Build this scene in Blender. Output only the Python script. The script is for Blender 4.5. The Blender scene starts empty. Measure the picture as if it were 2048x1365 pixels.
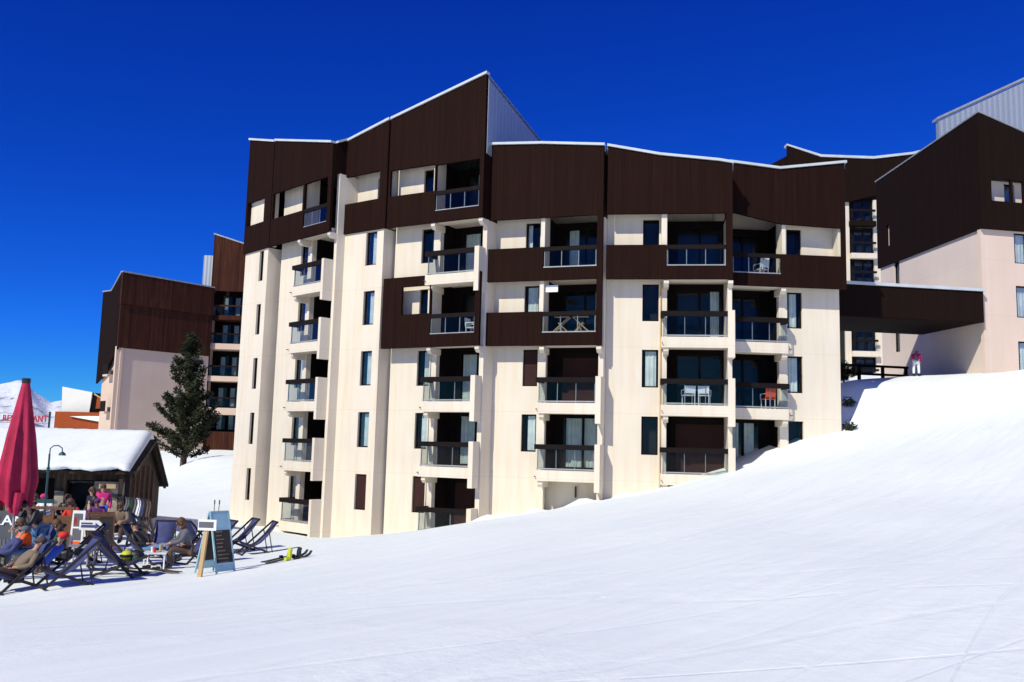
import bpy, bmesh, math, random
import numpy as np
from mathutils import Vector, Matrix
random.seed(7)
sc = bpy.context.scene
COL = sc.collection
# ------------------------------------------------------------------ camera, sky, sun, exposure
PITCH, ROLL = .1195, -.0263
cam = bpy.data.objects.new('camera', bpy.data.cameras.new('camera'))
COL.objects.link(cam)
cam.data.sensor_width = 36; cam.data.lens = 36*1800/2048
cam.data.clip_start = .1; cam.data.clip_end = 20000
cp, sp, cr, sr = math.cos(PITCH), math.sin(PITCH), math.cos(ROLL), math.sin(ROLL)
X_ = Vector((1,0,0)); U_ = Vector((0,-sp,cp)); F_ = Vector((0,cp,sp))
R = X_*cr - U_*sr; U = X_*sr + U_*cr
cam.matrix_world = Matrix(((R.x,U.x,-F_.x,0),(R.y,U.y,-F_.y,0),(R.z,U.z,-F_.z,0),(0,0,0,1)))
sc.camera = cam
SUN_AZ, SUN_EL = math.radians(36), math.radians(40)       # sun stands behind the viewer's left shoulder
to_sun = Vector((-math.sin(SUN_AZ)*math.cos(SUN_EL), -math.cos(SUN_AZ)*math.cos(SUN_EL), math.sin(SUN_EL)))
w = bpy.data.worlds.new('World'); sc.world = w; w.use_nodes = True
nt = w.node_tree; nt.nodes.clear()
sky = nt.nodes.new('ShaderNodeTexSky'); sky.sky_type = 'NISHITA'; sky.sun_disc = False
sky.sun_elevation = SUN_EL; sky.sun_rotation = math.atan2(to_sun.x, to_sun.y)
sky.altitude = 2600; sky.air_density = .9; sky.dust_density = .15; sky.ozone_density = 5.0
hs = nt.nodes.new('ShaderNodeHueSaturation'); hs.inputs['Saturation'].default_value = 1.1
mu = nt.nodes.new('ShaderNodeVectorMath'); mu.operation='MULTIPLY'; mu.inputs[1].default_value=(.09,.44,1.2)
# deep polarised alpine blue: steeper fall-off of red and green with height than the model gives
sp0 = nt.nodes.new('ShaderNodeSeparateColor'); cb0 = nt.nodes.new('ShaderNodeCombineColor')
for ci,(kk,pw,mxv) in enumerate(((17,1.72,.25),(2.26,1.46,.55),(1.0,1.0,.92))):
    a0 = nt.nodes.new('ShaderNodeMath'); a0.operation='MULTIPLY'; a0.inputs[1].default_value=.1223; nt.links.new(sp0.outputs[ci], a0.inputs[0])
    a1 = nt.nodes.new('ShaderNodeMath'); a1.operation='POWER'; a1.inputs[1].default_value=pw; nt.links.new(a0.outputs[0], a1.inputs[0])
    a2 = nt.nodes.new('ShaderNodeMath'); a2.operation='MULTIPLY'; a2.inputs[1].default_value=kk; nt.links.new(a1.outputs[0], a2.inputs[0])
    a3 = nt.nodes.new('ShaderNodeMath'); a3.operation='MINIMUM'; a3.inputs[1].default_value=mxv; nt.links.new(a2.outputs[0], a3.inputs[0])
    a4 = nt.nodes.new('ShaderNodeMath'); a4.operation='DIVIDE'; a4.inputs[1].default_value=.1223; nt.links.new(a3.outputs[0], a4.inputs[0]); nt.links.new(a4.outputs[0], cb0.inputs[ci])
bg = nt.nodes.new('ShaderNodeBackground'); bg.inputs[1].default_value = .105
out = nt.nodes.new('ShaderNodeOutputWorld')
nt.links.new(sky.outputs[0], hs.inputs['Color']); nt.links.new(hs.outputs[0], mu.inputs[0]); nt.links.new(mu.outputs[0], sp0.inputs[0]); nt.links.new(cb0.outputs[0], bg.inputs[0]); nt.links.new(bg.outputs[0], out.inputs[0])
sl = bpy.data.lights.new('sun', 'SUN'); sl.energy = 3.95; sl.angle = math.radians(.5); sl.color = (1,.97,.80)
sun = bpy.data.objects.new('sun', sl); COL.objects.link(sun)
sun.rotation_euler = to_sun.to_track_quat('Z','Y').to_euler()
sc.view_settings.view_transform = 'Standard'; sc.view_settings.look = 'None'; sc.view_settings.gamma = 1
sc.view_settings.exposure = 0.14
try: sc.cycles.max_bounces = 8; sc.cycles.transparent_max_bounces = 16
except Exception: pass

# ------------------------------------------------------------------ materials
def nodes(m):
    m.use_nodes = True; t = m.node_tree; b = t.nodes['Principled BSDF']; return t, b
def N(t, typ, **kw):
    n = t.nodes.new(typ)
    for k, v in kw.items():
        if k in n.inputs: n.inputs[k].default_value = v
        else: setattr(n, k, v)
    return n
def plain(name, col, rough=.7, metal=0, var=.12, scale=3., bump=0., spec=.5):
    m = bpy.data.materials.new(name); t, b = nodes(m)
    b.inputs['Roughness'].default_value = rough; b.inputs['Metallic'].default_value = metal
    b.inputs['Specular IOR Level'].default_value = spec
    tc = N(t,'ShaderNodeTexCoord'); nz = N(t,'ShaderNodeTexNoise', Scale=scale, Detail=5.)
    t.links.new(tc.outputs['Object'], nz.inputs['Vector'])
    mr = N(t,'ShaderNodeMapRange'); mr.inputs[1].default_value=.3; mr.inputs[2].default_value=.7
    mr.inputs[3].default_value = 1-var; mr.inputs[4].default_value = 1+var
    mx = N(t,'ShaderNodeVectorMath', operation='SCALE'); mx.inputs[0].default_value = col
    t.links.new(nz.outputs['Fac'], mr.inputs[0]); t.links.new(mr.outputs[0], mx.inputs['Scale']); t.links.new(mx.outputs[0], b.inputs['Base Color'])
    if bump:
        n2 = N(t,'ShaderNodeTexNoise', Scale=scale*6, Detail=6.); t.links.new(tc.outputs['Object'], n2.inputs['Vector'])
        bp = N(t,'ShaderNodeBump', Strength=bump, Distance=.02); t.links.new(n2.outputs['Fac'], bp.inputs['Height']); t.links.new(bp.outputs[0], b.inputs['Normal'])
    return m
def plaster(name, col, stain=.11):
    m = bpy.data.materials.new(name); t, b = nodes(m); b.inputs['Roughness'].default_value = .9; b.inputs['Specular IOR Level'].default_value=.2
    tc = N(t,'ShaderNodeTexCoord')
    mp = N(t,'ShaderNodeMapping'); mp.inputs['Scale'].default_value = (1.6,1.6,.12); t.links.new(tc.outputs['Object'], mp.inputs[0])
    streak = N(t,'ShaderNodeTexNoise', Scale=2.2, Detail=6., Roughness=.6); t.links.new(mp.outputs[0], streak.inputs[0])
    blot = N(t,'ShaderNodeTexNoise', Scale=.45, Detail=3.); t.links.new(tc.outputs['Object'], blot.inputs[0])
    r1 = N(t,'ShaderNodeMapRange'); r1.inputs[1].default_value=.45; r1.inputs[2].default_value=.8; r1.inputs[3].default_value=0; r1.inputs[4].default_value=stain*4.5
    mix = N(t,'ShaderNodeMix', data_type='RGBA'); mix.inputs[6].default_value=(*col,1); mix.inputs[7].default_value=(col[0]*.86,col[1]*.74,col[2]*.55,1)
    t.links.new(streak.outputs[0], r1.inputs[0]); t.links.new(r1.outputs[0], mix.inputs[0])
    r2 = N(t,'ShaderNodeMapRange'); r2.inputs[1].default_value=.3; r2.inputs[2].default_value=.7; r2.inputs[3].default_value=.95; r2.inputs[4].default_value=1.04
    t.links.new(blot.outputs[0], r2.inputs[0])
    # horizontal pour joints of the concrete, one every storey
    sx = N(t,'ShaderNodeSeparateXYZ'); t.links.new(tc.outputs['Object'], sx.inputs[0])
    a = N(t,'ShaderNodeMath', operation='ADD'); a.inputs[1].default_value=101.06; t.links.new(sx.outputs[2], a.inputs[0])
    md = N(t,'ShaderNodeMath', operation='MODULO'); md.inputs[1].default_value=2.7; t.links.new(a.outputs[0], md.inputs[0])
    lt = N(t,'ShaderNodeMath', operation='LESS_THAN'); lt.inputs[1].default_value=.025; t.links.new(md.outputs[0], lt.inputs[0])
    j = N(t,'ShaderNodeMath', operation='MULTIPLY_ADD'); j.inputs[1].default_value=-.1; j.inputs[2].default_value=1; t.links.new(lt.outputs[0], j.inputs[0])
    mm = N(t,'ShaderNodeMath', operation='MULTIPLY'); t.links.new(j.outputs[0], mm.inputs[0]); t.links.new(r2.outputs[0], mm.inputs[1])
    vs = N(t,'ShaderNodeVectorMath', operation='SCALE'); t.links.new(mix.outputs[2], vs.inputs[0]); t.links.new(mm.outputs[0], vs.inputs['Scale'])
    t.links.new(vs.outputs[0], b.inputs['Base Color'])
    n2 = N(t,'ShaderNodeTexNoise', Scale=40., Detail=4.); t.links.new(tc.outputs['Object'], n2.inputs[0])
    bp = N(t,'ShaderNodeBump', Strength=.25, Distance=.01); t.links.new(n2.outputs[0], bp.inputs['Height']); t.links.new(bp.outputs[0], b.inputs['Normal'])
    return m
def boards(name, col, pale, amt=.3, width=.14, metal=False, rough=.75):
    """vertical boards / corrugation laid out along the object's own x (and y) axis"""
    m = bpy.data.materials.new(name); t, b = nodes(m); b.inputs['Roughness'].default_value = rough; b.inputs['Specular IOR Level'].default_value=.04 if not metal else .4
    if metal: b.inputs['Metallic'].default_value=.55
    tc = N(t,'ShaderNodeTexCoord'); sx = N(t,'ShaderNodeSeparateXYZ'); t.links.new(tc.outputs['Object'], sx.inputs[0])
    ad = N(t,'ShaderNodeMath', operation='ADD'); t.links.new(sx.outputs[0], ad.inputs[0]); t.links.new(sx.outputs[1], ad.inputs[1])
    dv = N(t,'ShaderNodeMath', operation='DIVIDE'); dv.inputs[1].default_value=width; t.links.new(ad.outputs[0], dv.inputs[0])
    fl = N(t,'ShaderNodeMath', operation='FLOOR'); t.links.new(dv.outputs[0], fl.inputs[0])
    fr = N(t,'ShaderNodeMath', operation='FRACT'); t.links.new(dv.outputs[0], fr.inputs[0])
    wn = N(t,'ShaderNodeTexWhiteNoise', noise_dimensions='1D'); t.links.new(fl.outputs[0], wn.inputs['W'])
    mp = N(t,'ShaderNodeMapping'); mp.inputs['Scale'].default_value=(6,6,.35); t.links.new(tc.outputs['Object'], mp.inputs[0])
    nz = N(t,'ShaderNodeTexNoise', Scale=1.4, Detail=6.); t.links.new(mp.outputs[0], nz.inputs[0])
    big = N(t,'ShaderNodeTexNoise', Scale=.5, Detail=3.); t.links.new(tc.outputs['Object'], big.inputs[0])
    r1 = N(t,'ShaderNodeMapRange'); r1.inputs[1].default_value=.45; r1.inputs[2].default_value=.85; r1.inputs[4].default_value=1; t.links.new(nz.outputs[0], r1.inputs[0])
    r3 = N(t,'ShaderNodeMapRange'); r3.inputs[1].default_value=.35; r3.inputs[2].default_value=.7; r3.inputs[4].default_value=1; t.links.new(big.outputs[0], r3.inputs[0])
    m1 = N(t,'ShaderNodeMath', operation='MULTIPLY'); t.links.new(r1.outputs[0], m1.inputs[0]); t.links.new(r3.outputs[0], m1.inputs[1])
    m2 = N(t,'ShaderNodeMath', operation='MULTIPLY'); m2.inputs[1].default_value=amt; t.links.new(m1.outputs[0], m2.inputs[0])
    m2b = N(t,'ShaderNodeMath', operation='MULTIPLY_ADD'); m2b.inputs[1].default_value=amt*.28; t.links.new(wn.outputs[0], m2b.inputs[0]); t.links.new(m2.outputs[0], m2b.inputs[2])
    mix = N(t,'ShaderNodeMix', data_type='RGBA'); mix.inputs[6].default_value=(*col,1); mix.inputs[7].default_value=(*pale,1); t.links.new(m2b.outputs[0], mix.inputs[0])
    gp = N(t,'ShaderNodeMath', operation='LESS_THAN'); gp.inputs[1].default_value=.09; t.links.new(fr.outputs[0], gp.inputs[0])
    dk = N(t,'ShaderNodeMath', operation='MULTIPLY_ADD'); dk.inputs[1].default_value=-.22 if not metal else -.15; dk.inputs[2].default_value=1; t.links.new(gp.outputs[0], dk.inputs[0])
    vs = N(t,'ShaderNodeVectorMath', operation='SCALE'); t.links.new(mix.outputs[2], vs.inputs[0]); t.links.new(dk.outputs[0], vs.inputs['Scale']); t.links.new(vs.outputs[0], b.inputs['Base Color'])
    # raised rib profile
    sb = N(t,'ShaderNodeMath', operation='PINGPONG'); sb.inputs[1].default_value=.5; t.links.new(dv.outputs[0], sb.inputs[0])
    cl = N(t,'ShaderNodeMapRange'); cl.inputs[1].default_value=.02; cl.inputs[2].default_value=.14 if not metal else .4; cl.inputs[4].default_value=1; t.links.new(sb.outputs[0], cl.inputs[0])
    bp = N(t,'ShaderNodeBump', Strength=.45 if not metal else .7, Distance=.012 if not metal else .02); t.links.new(cl.outputs[0], bp.inputs['Height']); t.links.new(bp.outputs[0], b.inputs['Normal'])
    return m
def glass_mat(name, tint=(.92,.95,.95), refl=.24):
    m = bpy.data.materials.new(name); m.use_nodes=True; t=m.node_tree; t.nodes.clear()
    o=N(t,'ShaderNodeOutputMaterial'); tr=N(t,'ShaderNodeBsdfTransparent'); tr.inputs[0].default_value=(*tint,1)
    gl=N(t,'ShaderNodeBsdfGlossy', Roughness=.02); fr=N(t,'ShaderNodeFresnel', IOR=1.55)
    tc=N(t,'ShaderNodeTexCoord'); nz=N(t,'ShaderNodeTexNoise', Scale=.9, Detail=2.); t.links.new(tc.outputs['Object'], nz.inputs[0])
    bp=N(t,'ShaderNodeBump', Strength=.12, Distance=.02); t.links.new(nz.outputs[0], bp.inputs['Height']); t.links.new(bp.outputs[0], gl.inputs['Normal'])
    ml=N(t,'ShaderNodeMath', operation='MULTIPLY_ADD'); ml.inputs[1].default_value=refl; ml.inputs[2].default_value=.004; ml.use_clamp=True
    mx=N(t,'ShaderNodeMixShader'); t.links.new(fr.outputs[0], ml.inputs[0]); t.links.new(ml.outputs[0], mx.inputs[0]); t.links.new(tr.outputs[0], mx.inputs[1]); t.links.new(gl.outputs[0], mx.inputs[2]); t.links.new(mx.outputs[0], o.inputs[0])
    return m
def snow_mat(name, streak=True):
    m = bpy.data.materials.new(name); t, b = nodes(m)
    b.inputs['Roughness'].default_value=.8; b.inputs['Specular IOR Level'].default_value=.2
    tc=N(t,'ShaderNodeTexCoord')
    def aniso(deg, sx, sy, scale, detail, rough=.6):
        m0=N(t,'ShaderNodeMapping'); m0.inputs['Rotation'].default_value=(0,0,math.radians(-deg)); t.links.new(tc.outputs['Object'], m0.inputs[0]); mp=N(t,'ShaderNodeMapping'); mp.inputs['Scale'].default_value=(sx,sy,.3); t.links.new(m0.outputs[0], mp.inputs[0])
        n=N(t,'ShaderNodeTexNoise', Scale=scale, Detail=detail, Roughness=rough); t.links.new(mp.outputs[0], n.inputs[0]); return n.outputs[0]
    def mth(op, a, b_=None, c=None):
        n=N(t,'ShaderNodeMath', operation=op)
        for i,v in enumerate((a,b_,c)):
            if v is None: continue
            if isinstance(v,(int,float)): n.inputs[i].default_value=v
            else: t.links.new(v,n.inputs[i])
        return n.outputs[0]
    def rng(v,a,b_,c=0,d=1):
        n=N(t,'ShaderNodeMapRange'); n.interpolation_type='SMOOTHSTEP'; 
        for i,x in enumerate((a,b_,c,d)): n.inputs[i+1].default_value=x
        t.links.new(v,n.inputs[0]); return n.outputs[0]
    iso=N(t,'ShaderNodeTexNoise', Scale=.3, Detail=5.); t.links.new(tc.outputs['Object'], iso.inputs[0])
    patch=rng(iso.outputs[0],.42,.6)
    grain=N(t,'ShaderNodeTexNoise', Scale=14., Detail=8., Roughness=.75); t.links.new(tc.outputs['Object'], grain.inputs[0])
    crumb=N(t,'ShaderNodeTexNoise', Scale=3.2, Detail=6., Roughness=.65); t.links.new(tc.outputs['Object'], crumb.inputs[0])
    soft=aniso(46,.12,.9,1.1,4.)
    fine=aniso(50,.16,3.2,1.6,6.,.65)
    # thin carved ski tracks: narrow bands where stretched noise crosses its mean
    trk=None
    if streak:
        for deg,sx,sy,sc_,wd in ((48,.035,.6,1.0,.009),(57,.03,.55,1.4,.008),(38,.04,.6,.8,.007),(14,.05,.4,.6,.005)):
            n=aniso(deg,sx,sy,sc_,1.5,.4); l=rng(mth('ABSOLUTE',mth('SUBTRACT',n,.5)),wd*.25,wd,1,0); trk=l if trk is None else mth('MAXIMUM',trk,l)
    colf=mth('MULTIPLY_ADD',soft,.4,mth('MULTIPLY',fine,.6))
    mix=N(t,'ShaderNodeMix', data_type='RGBA'); mix.inputs[6].default_value=(.82,.865,.86,1); mix.inputs[7].default_value=(.885,.92,.90,1)
    t.links.new(rng(colf,.36,.62), mix.inputs[0]); t.links.new(mix.outputs[2], b.inputs['Base Color'])
    def bump(h,st,di,prev=None):
        n=N(t,'ShaderNodeBump', Strength=st, Distance=di); t.links.new(h,n.inputs['Height'])
        if prev is not None: t.links.new(prev,n.inputs['Normal'])
        return n.outputs[0]
    p=bump(soft,.32,.045)
    p=bump(fine,.6,.022,p)
    if trk is not None: p=bump(mth('MULTIPLY',trk,-1),.45,.015,p)
    p=bump(mth('MULTIPLY',crumb.outputs[0],patch),.45,.05,p)
    p=bump(grain.outputs[0],.4,.012,p)
    t.links.new(p,b.inputs['Normal'])
    return m
def stone_mat(name):
    m=bpy.data.materials.new(name); t,b=nodes(m); b.inputs['Roughness'].default_value=.9
    tc=N(t,'ShaderNodeTexCoord'); v=N(t,'ShaderNodeTexVoronoi', Scale=4.); mp=N(t,'ShaderNodeMapping'); mp.inputs['Scale'].default_value=(.7,.7,1.5)
    t.links.new(tc.outputs['Object'], mp.inputs[0]); t.links.new(mp.outputs[0], v.inputs['Vector'])
    cr_=N(t,'ShaderNodeValToRGB'); cr_.color_ramp.elements[0].color=(.12,.1,.08,1); cr_.color_ramp.elements[1].color=(.4,.35,.28,1)
    sp_=N(t,'ShaderNodeSeparateColor'); t.links.new(v.outputs['Color'], sp_.inputs[0]); t.links.new(sp_.outputs[0], cr_.inputs[0]); t.links.new(cr_.outputs[0], b.inputs['Base Color'])
    bp=N(t,'ShaderNodeBump', Strength=.8, Distance=.05, invert=True); t.links.new(v.outputs['Distance'], bp.inputs['Height']); t.links.new(bp.outputs[0], b.inputs['Normal'])
    return m
M = dict(
 cream=plaster('cream_render',(.715,.635,.525)), pink=plaster('pink_render',(.68,.53,.44),.03), beige=plaster('pinkish_beige_render',(.62,.47,.37),.04), pinkpale=plaster('pale_pink_render',(.68,.57,.50),.04),
 whitewall=plaster('white_render',(.8,.77,.7),.03),
 wood=boards('dark_brown_boards',(.0135,.0056,.0042),(.05,.021,.013),.36), woodold=boards('weathered_brown_boards',(.036,.013,.010),(.14,.052,.025),.75,.2),
 wooddark=boards('blackish_brown_boards',(.0115,.0062,.0048),(.028,.014,.010),.3), orange=boards('orange_boards',(.33,.07,.022),(.45,.13,.05),.5),
 metal=boards('corrugated_grey_metal',(.42,.45,.48),(.58,.6,.63),.5,.3,True,.45), hutwood=boards('old_hut_planks',(.035,.026,.02),(.16,.12,.09),.8,.22),
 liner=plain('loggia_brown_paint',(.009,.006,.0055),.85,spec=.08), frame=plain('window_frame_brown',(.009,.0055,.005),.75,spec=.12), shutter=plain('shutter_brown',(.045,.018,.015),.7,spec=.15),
 glass=glass_mat('window_glass'), rail_glass=glass_mat('balcony_glass',(.87,.90,.91),.12),
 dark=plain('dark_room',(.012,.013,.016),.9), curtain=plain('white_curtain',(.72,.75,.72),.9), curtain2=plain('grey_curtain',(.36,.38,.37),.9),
 alu=plain('aluminium_trim',(.34,.35,.36),.5,.3), cap=plain('snowy_roof_edge',(.50,.53,.56),.7,0,.1,1.5), snow=snow_mat('piste_snow'), roofsnow=snow_mat('roof_snow',False),
 white=plain('white_plastic',(.8,.8,.8),.4), orangep=plain('orange_plastic',(.8,.1,.02),.4), tan=plain('raw_wood',(.55,.36,.17),.6), brownw=plain('brown_wood',(.16,.07,.03),.7,0,.3,9.),
 navy=plain('navy_canvas',(.045,.055,.16),.8,0,.25,6.), chairwood=plain('deck_chair_wood',(.022,.017,.018),.6), magenta=plain('magenta_canvas',(.38,.006,.05),.75,0,.2,4.),
 teal=plain('teal_metal',(.03,.09,.1),.4,.3), lightblue=plain('light_blue_paint',(.3,.5,.58),.6), black=plain('black_plastic',(.012,.012,.014),.5), board=plain('chalkboard',(.03,.022,.02),.8),
 stone=stone_mat('hut_stone'), bark=plain('bark',(.09,.06,.04),.9,0,.3,8.,.5), grey=plain('grey_canvas',(.07,.075,.09),.8), ink=plain('red_paint',(.5,.02,.03),.6),
 skin=plain('skin',(.5,.27,.18),.6), hair=plain('brown_hair',(.09,.045,.02),.7), yellow=plain('yellow_green',(.55,.6,.03),.6), red=plain('red_cloth',(.65,.03,.02),.8),
 orangec=plain('orange_cloth',(.8,.1,.01),.8), blue=plain('blue_cloth',(.01,.07,.5),.8), denim=plain('denim',(.1,.2,.36),.9), greyc=plain('grey_knit',(.12,.12,.14),.9), brownc=plain('brown_cloth',(.09,.055,.045),.9),
 pinkc=plain('magenta_cloth',(.6,.02,.18),.8), whitec=plain('white_cloth',(.75,.76,.8),.8), green=plain('dark_green_cloth',(.02,.06,.035),.8), purple=plain('purple_cloth',(.1,.02,.13),.8), lime=plain('lime_cloth',(.3,.6,.04),.7), khaki=plain('khaki_cloth',(.2,.15,.1),.8),
)
def needle_mat():
    m=bpy.data.materials.new('pine_needles'); t,b=nodes(m); b.inputs['Roughness'].default_value=.7; b.inputs['Specular IOR Level'].default_value=.2
    g=N(t,'ShaderNodeNewGeometry'); cr_=N(t,'ShaderNodeValToRGB'); cr_.color_ramp.elements[0].color=(.012,.02,.008,1); cr_.color_ramp.elements[1].color=(.055,.06,.025,1)
    t.links.new(g.outputs['Random Per Island'], cr_.inputs[0]); t.links.new(cr_.outputs[0], b.inputs['Base Color']); return m
M['needle']=needle_mat()

# ------------------------------------------------------------------ mesh helpers
class MB:
    """collects boxes, bars, tubes and polygons and links them as one mesh object"""
    def __init__(s): s.v=[]; s.f=[]
    def add(s, vs, fs):
        o=len(s.v); s.v += [tuple(v) for v in vs]; s.f += [tuple(i+o for i in f) for f in fs]; return s
    def box(s, x0,x1,y0,y1,z0,z1):
        return s.add([(x0,y0,z0),(x1,y0,z0),(x1,y1,z0),(x0,y1,z0),(x0,y0,z1),(x1,y0,z1),(x1,y1,z1),(x0,y1,z1)],
                     [(3,2,1,0),(4,5,6,7),(0,1,5,4),(1,2,6,5),(2,3,7,6),(3,0,4,7)])
    def prism(s, pts, y0, y1):            # polygon in x,z extruded along y
        n=len(pts); return s.add([(x,y0,z) for x,z in pts]+[(x,y1,z) for x,z in pts],
            [tuple(range(n)), tuple(range(2*n-1,n-1,-1))]+[(i,i+n,(i+1)%n+n,(i+1)%n) for i in range(n)])
    def plan(s, pts, z0, z1):             # polygon in x,y extruded along z (z may be lists)
        n=len(pts); a=z0 if isinstance(z0,(list,tuple)) else [z0]*n; b=z1 if isinstance(z1,(list,tuple)) else [z1]*n
        return s.add([(x,y,a[i]) for i,(x,y) in enumerate(pts)]+[(x,y,b[i]) for i,(x,y) in enumerate(pts)],
            [tuple(range(n-1,-1,-1)), tuple(range(n,2*n))]+[(i,(i+1)%n,(i+1)%n+n,i+n) for i in range(n)])
    def tube(s, pts, rs, n=6, cap=True):
        pts=[Vector(p) for p in pts]; rs=rs if isinstance(rs,(list,tuple)) else [rs]*len(pts); rings=[]; vs=[]; fs=[]
        up=None
        for i,p in enumerate(pts):
            d=(pts[min(i+1,len(pts)-1)]-pts[max(i-1,0)]).normalized()
            if up is None: up=d.orthogonal().normalized()
            a=(up-d*up.dot(d)).normalized(); b=d.cross(a); up=a
            for k in range(n):
                an=2*math.pi*k/n; vs.append(p+(a*math.cos(an)+b*math.sin(an))*rs[i])
        for i in range(len(pts)-1):
            for k in range(n): fs.append((i*n+k,i*n+(k+1)%n,(i+1)*n+(k+1)%n,(i+1)*n+k))
        if cap: fs += [tuple(range(n-1,-1,-1)), tuple(range((len(pts)-1)*n,len(pts)*n))]
        return s.add(vs,fs)
    def bar(s, a, b, w, h=None):          # rectangular bar
        a,b=Vector(a),Vector(b); h=h or w; d=(b-a).normalized(); x=d.cross(Vector((0,0,1)))
        x = x.normalized() if x.length>1e-3 else Vector((1,0,0)); y=x.cross(d)
        vs=[p+x*i*w/2+y*j*h/2 for p in (a,b) for i,j in ((-1,-1),(1,-1),(1,1),(-1,1))]
        return s.add(vs,[(0,1,2,3),(7,6,5,4),(0,4,5,1),(1,5,6,2),(2,6,7,3),(3,7,4,0)])
    def ball(s, c, r, n=8, m=6):
        r=r if isinstance(r,(list,tuple)) else (r,r,r); vs=[(c[0],c[1],c[2]+r[2])]; fs=[]
        for i in range(1,m):
            th=math.pi*i/m
            for k in range(n):
                ph=2*math.pi*k/n; vs.append((c[0]+r[0]*math.sin(th)*math.cos(ph), c[1]+r[1]*math.sin(th)*math.sin(ph), c[2]+r[2]*math.cos(th)))
        vs.append((c[0],c[1],c[2]-r[2]))
        for k in range(n): fs.append((0,1+k,1+(k+1)%n)); fs.append((len(vs)-1,1+(m-2)*n+(k+1)%n,1+(m-2)*n+k))
        for i in range(m-2):
            for k in range(n): fs.append((1+i*n+k,1+(i+1)*n+k,1+(i+1)*n+(k+1)%n,1+i*n+(k+1)%n))
        return s.add(vs,fs)
    def grid(s, xs, zs, solid, y0, y1):
        """wall with rectangular holes; zs entries may be functions of x"""
        Z=lambda j,x: zs[j](x) if callable(zs[j]) else zs[j]
        nx,nz=len(xs)-1,len(zs)-1; ok=lambda i,j: 0<=i<nx and 0<=j<nz and solid(i,j)
        for i in range(nx):
            for j in range(nz):
                if not ok(i,j): continue
                xa,xb=xs[i],xs[i+1]; q=[(xa,Z(j,xa)),(xb,Z(j,xb)),(xb,Z(j+1,xb)),(xa,Z(j+1,xa))]
                F=[(x,y0,z) for x,z in q]; B=[(x,y1,z) for x,z in q]
                s.add(F,[(0,1,2,3)]); s.add(B,[(3,2,1,0)])
                for (di,dj),(a,b) in zip(((0,-1),(1,0),(0,1),(-1,0)),((0,1),(1,2),(2,3),(3,0))):
                    if not ok(i+di,j+dj): s.add([F[a],B[a],B[b],F[b]],[(0,1,2,3)])
        return s
    def holes(s, x0,x1,z0,z1, hs, y0,y1):
        """z1 may be a list of (x,z) points: a sloping top"""
        top = z1 if not isinstance(z1,list) else (lambda x: float(np.interp(x,[p[0] for p in z1],[p[1] for p in z1])))
        bot = z0 if not isinstance(z0,list) else (lambda x: float(np.interp(x,[p[0] for p in z0],[p[1] for p in z0])))
        xs={x0,x1}; zs=set()
        for h in hs: xs|={h[0],h[1]}; zs|={h[2],h[3]}
        if isinstance(z1,list): xs|={p[0] for p in z1 if x0<p[0]<x1}
        if isinstance(z0,list): xs|={p[0] for p in z0 if x0<p[0]<x1}
        xs=sorted(x for x in xs if x0<=x<=x1); lim=(-1e9 if callable(bot) else bot); limt=(1e9 if callable(top) else top)
        zz=[bot]+sorted(z for z in zs if lim<z<limt)+[top]
        def solid(i,j):
            xc=(xs[i]+xs[i+1])/2; a=zz[j](xc) if callable(zz[j]) else zz[j]; b=zz[j+1](xc) if callable(zz[j+1]) else zz[j+1]; zc=(a+b)/2
            return not any(h[0]<xc<h[1] and h[2]<zc<h[3] for h in hs)
        return s.grid(xs,zz,solid,y0,y1)
    def build(s, name, mat, parent=None, fr=None, smooth=False):
        me=bpy.data.meshes.new(name); me.from_pydata(s.v,[],s.f); me.update()
        bm=bmesh.new(); bm.from_mesh(me); bmesh.ops.remove_doubles(bm,verts=bm.verts,dist=1e-5); bmesh.ops.recalc_face_normals(bm,faces=bm.faces); bm.to_mesh(me); bm.free()
        if smooth:
            for p in me.polygons: p.use_smooth=True
        o=bpy.data.objects.new(name,me); COL.objects.link(o); me.materials.append(M[mat] if isinstance(mat,str) else mat)
        if parent is not None: o.parent=parent
        if fr is not None: fr.apply(o)
        return o
class Frame:
    """local axes of a facade: x runs along the wall, -y is outwards"""
    def __init__(s, x, y, deg, z=0): s.p=Vector((x,y,z)); s.a=-math.radians(deg)
    def apply(s,o): o.location=s.p; o.rotation_euler=(0,0,s.a)
    def pt(s,x,y,z=0): c,d=math.cos(s.a),math.sin(s.a); return (s.p.x+x*c-y*d, s.p.y+x*d+y*c, s.p.z+z)
def tag(o,label=None,cat=None,group=None,kind=None):
    if label: o['label']=label
    if cat: o['category']=cat
    if group: o['group']=group
    if kind: o['kind']=kind
    return o
def empty(name, loc=(0,0,0), rz=0, label=None, cat=None, group=None):
    o=bpy.data.objects.new(name,None); o.empty_display_size=.2; COL.objects.link(o); o.location=loc; o.rotation_euler=(0,0,rz); tag(o,label,cat,group); return o
def rel(fr, par):   # frame of a child below a thing that stands at the origin
    return fr

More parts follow.
